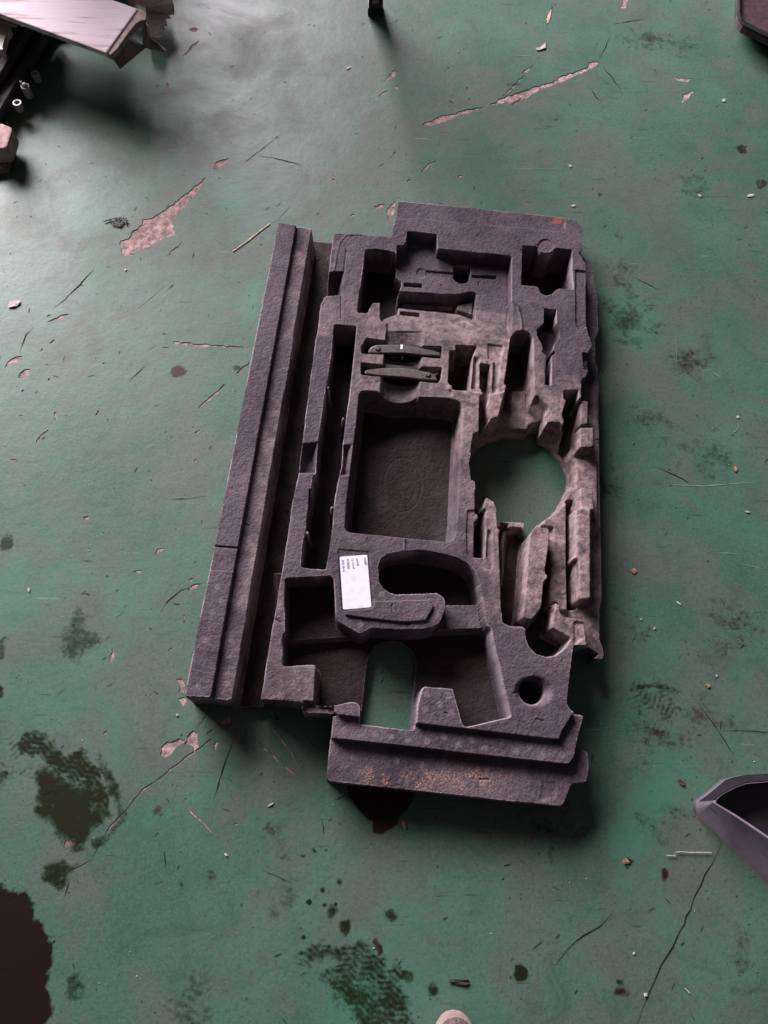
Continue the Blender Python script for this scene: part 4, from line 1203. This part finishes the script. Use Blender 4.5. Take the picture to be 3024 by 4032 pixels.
bm_obj('bright_lip', loft_bm([[(p.x, p.y, .052) for p in top_], [(p.x, p.y, .0565) for p in top_], [(p.x, p.y, .0565) for p in inn], [(p.x, p.y, .052) for p in inn]]), simple_mat('highlight_lip', (.30, .22, .30), .3), root) if False else None
bm_obj('hollow', loft_bm([[tuple(p) for p in inn], flr], False, True), PURPD, root)
rimf = loft_bm([[tuple(p) for p in top_], [(p.x, p.y, .0565) for p in inn], [(p.x, p.y, .053) for p in inn]], False, False)
bm_obj('bright_lip', rimf, simple_mat('highlight_lip', (.27, .21, .27), .4), root, True)  # highlight along the rim, painted as a lighter plastic colour
# back wall over the arched side is dark rubber
bk = [p for p in o0[2:9]]; bt = top_[2:9]
bm = bmesh.new()
A_ = [bm.verts.new((p.x, p.y, p.z + .0015)) for p in bk]; B_ = [bm.verts.new((p.x, p.y, .0565)) for p in bt]
for i in range(len(A_) - 1): bm.faces.new((A_[i], A_[i + 1], B_[i + 1], B_[i]))
bmesh.ops.solidify(bm, geom=bm.faces[:], thickness=.001)
bm_obj('rubber_back', bm, PURPD, root)
# the fine joint line along the front face
j0 = [pt('P5', 795, 768, .040), pt('P5', 1120, 1010, .034), pt('P5', 1500, 1390, .030), pt('P5', 1800, 1640, .03)]
bm = bmesh.new(); VV_ = [(bm.verts.new(p + Vector((0, 0, .0035))), bm.verts.new(p + Vector((.0012, -.0015, .0025)))) for p in j0]
for i in range(3): bm.faces.new((VV_[i][0], VV_[i][1], VV_[i + 1][1], VV_[i + 1][0]))
bmesh.ops.solidify(bm, geom=bm.faces[:], thickness=.003)
bm_obj('joint_line', bm, PURPD, root)

# shoe
SUEDE = simple_mat('brown_suede', (.085, .058, .056), .95, 0, .5, 260, .8, .002)
SOLE = simple_mat('worn_pink_sole', (.27, .19, .17), .75, 0, .3, 40, .4)
tip = pt('S', 720, 342, .022)
root = empty('shoe', (tip.x, tip.y - .14, 0)); tag(root, 'toe of a brown suede shoe with a pale rubber rim at the bottom edge', 'shoe')
def shoe_ring(z, k, ln=.285, wid=.098, back=0, n=40):
    out = []
    for i in range(n):
        t = 2 * math.pi * i / n; s = math.sin(t); c = math.cos(t)
        yy = s * ln / 2; prof = wid / 2 * (1 - .16 * (1 - (s + 1) / 2) - .05 * math.cos(2 * t))
        e = abs(c) ** .85 * (1 if c > 0 else -1)
        out.append((tip.x + .006 + e * prof * k, tip.y - ln / 2 + yy * (1 - (1 - k) * .6) + back * (1 - (s + 1) / 2) - (1 - k) * .02, z))
    return out
bm_obj('sole', loft_bm([shoe_ring(0, .95), shoe_ring(.006, .99), shoe_ring(.022, 1.0), shoe_ring(.027, .985)]), SOLE, root, True)
bm_obj('upper', loft_bm([shoe_ring(.024, .95), shoe_ring(.034, .93), shoe_ring(.045, .86), shoe_ring(.054, .74), shoe_ring(.060, .58), shoe_ring(.064, .38)]), SUEDE, root, True)

# ------------------------------------------------------------------ litter on the floor, piece by piece
LEAF = simple_mat('dry_leaf', (.28, .14, .09), .8, 0, .4, 200, .5)
PAPER = simple_mat('pale_flake', (.40, .38, .33), .7, 0, .2, 100, .4)
STRAW = simple_mat('straw', (.48, .33, .25), .7, 0, .25, 100, .3)
TWIG = simple_mat('black_wire', (.012, .014, .011), .6)


def flake(name, spec, mat, label, cat, lift=.0012, group=None):
    P = path(spec, .001); cen = sum(P, Vector()) / len(P)
    rr = random.Random(len(spec)); v = [(p.x, p.y, .0006 + min(lift, .004) * .7 * abs(math.sin(i * 1.7 + len(spec)))) for i, p in enumerate(P)]
    n = len(v); b0 = [(x, y, z + .0006) for x, y, z in v]
    verts = v + b0 + [(cen.x, cen.y, .0005), (cen.x, cen.y, .0016 + min(lift, .004) * .3)]
    fs = []
    for i in range(n):
        j = (i + 1) % n
        fs += [(j, i, 2 * n), (n + i, n + j, 2 * n + 1), (i, j, n + j, n + i)]
    o = mesh_obj(name, verts, fs, mat); tag(o, label, cat, group); return o


flake('paint_flake', 'N1 50,352 62,322 85,308 133,305 132,320 115,340 90,348', PAPER, 'curled pale paint flake with dark underside at the left edge', 'paint flake', .007)
flake('dry_leaf', 'N4 1362,1800 1378,1790 1395,1815 1385,1842 1370,1830', LEAF, 'tiny orange leaf scrap on the floor right of the round hole', 'leaf scrap', .003)
flake('wood_sliver', 'P8 1066,1013 1105,987 1200,917 1290,843 1375,784 1380,790 1298,852 1212,922 1116,990 1070,1020', STRAW, 'thin tan wood sliver beside the top left end of the foam rail', 'wood sliver', .001)
flake('paint_flake', 'N3 1365,635 1385,630 1388,648 1370,650', PAPER, 'small white flake right of the long brown leaf-shaped chip, upper right', 'paint flake')
flake('paint_flake', 'N3 405,1308 420,1303 432,1308 425,1318 408,1318', PAPER, 'bright white flake just above the orange mark on the tray', 'paint flake')
flake('paint_flake', 'N3 1207,1240 1225,1238 1235,1252 1222,1255', PAPER, 'yellowish flake on the grey smear right of the tray top', 'paint flake')
flake('paint_flake', 'N3 1520,1250 1545,1237 1572,1240 1565,1252 1530,1257', PAPER, 'pale flake near the right edge level with the tray top', 'paint flake')
flake('paint_flake', 'N3 383,1055 400,1050 410,1060 395,1068', PAPER, 'white crumb above the tray right of the pale scratch', 'paint flake')
flake('paper_scrap', 'N3 175,312 205,308 215,285 240,273 238,310 200,322 180,322', PAPER, 'folded little paper scrap above the forked pink gouge', 'paper scrap', .005)
flake('wood_sliver', 'N3 246,150 253,100 270,66 278,62 270,112 256,150', STRAW, 'upright tan sliver near the top edge right of the table leg', 'wood sliver', .001)
flake('dry_leaf', 'N7 1078,118 1095,110 1128,135 1122,152 1100,145', simple_mat('dark_leaf', (.08, .03, .02), .8), 'dark brown leaf scrap above the purple plastic trim', 'leaf scrap', .003)
flake('dry_leaf', 'N7 725,625 755,612 775,640 765,652 735,648', LEAF, 'rust brown leaf scrap on the dark floor right below the tray', 'leaf scrap', .004)
flake('dry_leaf', 'N6 1625,880 1645,885 1660,920 1650,935 1632,915', LEAF, 'curled tan leaf scrap below the brown stain under the tray', 'leaf scrap', .004)
flake('paint_flake', 'N6 748,790 770,768 795,762 780,778', PAPER, 'thin white sliver below the foam rail end', 'paint flake', .002)
flake('paint_flake', 'N6 470,1095 485,1095 495,1112 478,1112', PAPER, 'white flake at the end of the slanted tan scratch', 'paint flake')
flake('paint_flake', 'N7 865,1475 885,1472 888,1492 868,1495', PAPER, 'square pale crumb stuck on the long floor crack', 'crumb', .003)
flake('paint_flake', 'N7 793,1218 808,1213 812,1227 798,1228', PAPER, 'white crumb left of the long floor crack', 'crumb')
flake('paint_flake', 'N7 1122,1440 1132,1443 1163,1475 1155,1478', PAPER, 'short white sliver right of the long floor crack', 'paint flake', .001)
flake('paint_flake', 'N2 180,705 186,685 196,690 192,715', PAPER, 'cream sliver on the open floor left of the tray', 'paint flake', .001)
flake('paint_flake', 'N5 685,1015 700,1005 715,1015 700,1028', PAPER, 'larger of the two white crumbs right of the hooked foam slot', 'crumb')
flake('paint_flake', 'N5 575,938 588,930 600,942 588,950', PAPER, 'smaller of the two white crumbs right of the hooked foam slot', 'crumb')
flake('dry_leaf', 'N5 500,520 530,505 550,535 530,560 510,545', LEAF, 'orange speckled leaf scrap right of the long foam block', 'leaf scrap', .002)
flake('dry_leaf', 'N5 1120,1490 1150,1480 1172,1505 1150,1525', LEAF, 'orange crumb beside the boot print on the right', 'leaf scrap', .003)
flake('paint_flake', 'N5 1460,25 1500,28 1505,42 1478,40', PAPER, 'long white flake near the right edge level with the round hole', 'paint flake')
flake('paint_flake', 'N5 880,785 905,795 925,815 918,822 895,805', PAPER, 'white sliver in the middle of the right hand floor', 'paint flake', .001)
flake('paint_flake', 'N5 1215,1412 1228,1405 1232,1420 1220,1427', PAPER, 'white crumb above the orange crumb on the right', 'crumb')
flake('paint_flake', 'N4 1388,1370 1405,1362 1417,1380 1400,1388', PAPER, 'bright white crumb above the curved pale scratch', 'crumb')
flake('paint_flake', 'N1 810,105 822,98 830,103 818,112', PAPER, 'cream flake below the big pink spear-shaped chip', 'paint flake')
flake('paint_flake', 'N6 152,190 162,182 172,190 162,200', PAPER, 'round cream crumb near the lower left rail corner', 'crumb')
flake('paint_flake', 'N8 1100,445 1125,432 1132,440 1108,455', PAPER, 'white flake on the bright floor left of the table leg shadow', 'paint flake')
flake('dark_chip', 'P7 1272,590 1400,590 1412,612 1380,625 1300,622 1272,605', simple_mat('dark_bark', (.03, .015, .014), .8), 'dark flat bark strip with a pale edge right of the boot stain', 'bark strip', .006)


def wire(name, crop, strokes, r, mat, label, cat, z=.0016):
    bm = bmesh.new()
    for st in strokes:
        P = [pt(crop, x, y, z) for x, y in st]
        rings = []
        for i, p in enumerate(P):
            d = (P[min(i + 1, len(P) - 1)] - P[max(i - 1, 0)]).normalized(); n_ = Vector((-d.y, d.x, 0)); u_ = Vector((0, 0, 1))
            rings.append([bm.verts.new(p + (n_ * math.cos(k * 1.0472) + u_ * math.sin(k * 1.0472)) * r) for k in range(6)])
        for a1, b1 in zip(rings, rings[1:]):
            for k in range(6): bm.faces.new((a1[k], a1[(k + 1) % 6], b1[(k + 1) % 6], b1[k]))
        bm.faces.new(rings[0][::-1]); bm.faces.new(rings[-1])
    return tag(bm_obj(name, bm, mat), label, cat)


wire('wire_tangle', 'P8', [[(15, 772), (45, 762), (110, 745), (205, 745)], [(75, 760), (100, 800), (150, 810)], [(110, 738), (140, 770), (150, 815)], [(150, 735), (185, 770), (205, 800)],
                           [(75, 790), (120, 800), (170, 790)], [(95, 750), (140, 752), (215, 772)], [(195, 740), (175, 770), (155, 805)], [(60, 765), (120, 775), (210, 775)]], .0012, TWIG, 'tangle of short black wire ends on the floor left of the pink spear-shaped chip', 'wire', .003)
wire('plastic_thread', 'P5', [[(345, 1295), (400, 1298), (440, 1300)], [(430, 1280), (445, 1310)], [(445, 1260), (500, 1255), (600, 1262), (720, 1262), (835, 1268)]], .0006, PAPER, 'thin white broken plastic thread left of the purple trim piece', 'thread', .003)

# small oil spatter around the prints
rs = random.Random(44)
for i in range(16):
    cx, cy = rs.uniform(1180, 1420), rs.uniform(3330, 3760)
    stain(blob('R', cx, cy, rs.uniform(4, 9), rs.uniform(4, 10), 8), OIL, .004, .9, seed=200 + i, name='oil_spatter', rough=.003, res=.0015, z=.0004)
# crumbs too many to count
rnd = random.Random(21); v = []; f = []
for i in range(220):
    x = rnd.uniform(-1.1, 1.2); y = rnd.uniform(-.55, 2.4); s = rnd.uniform(.0005, .0013); zz = .0006; b0 = len(v); a = rnd.uniform(0, 6)
    for k in range(4): v.append((x + s * rnd.uniform(.6, 1.6) * math.cos(a + k * 1.57), y + s * math.sin(a + k * 1.57), zz))
    v.append((x, y, zz + s * .4))
    f += [(b0 + k, b0 + (k + 1) % 4, b0 + 4) for k in range(4)]
tag(mesh_obj('floor_crumbs', v, f, PAPER), 'scattered tiny pale crumbs and dust over the green floor', None, None, 'stuff')
bpy.context.view_layer.update()
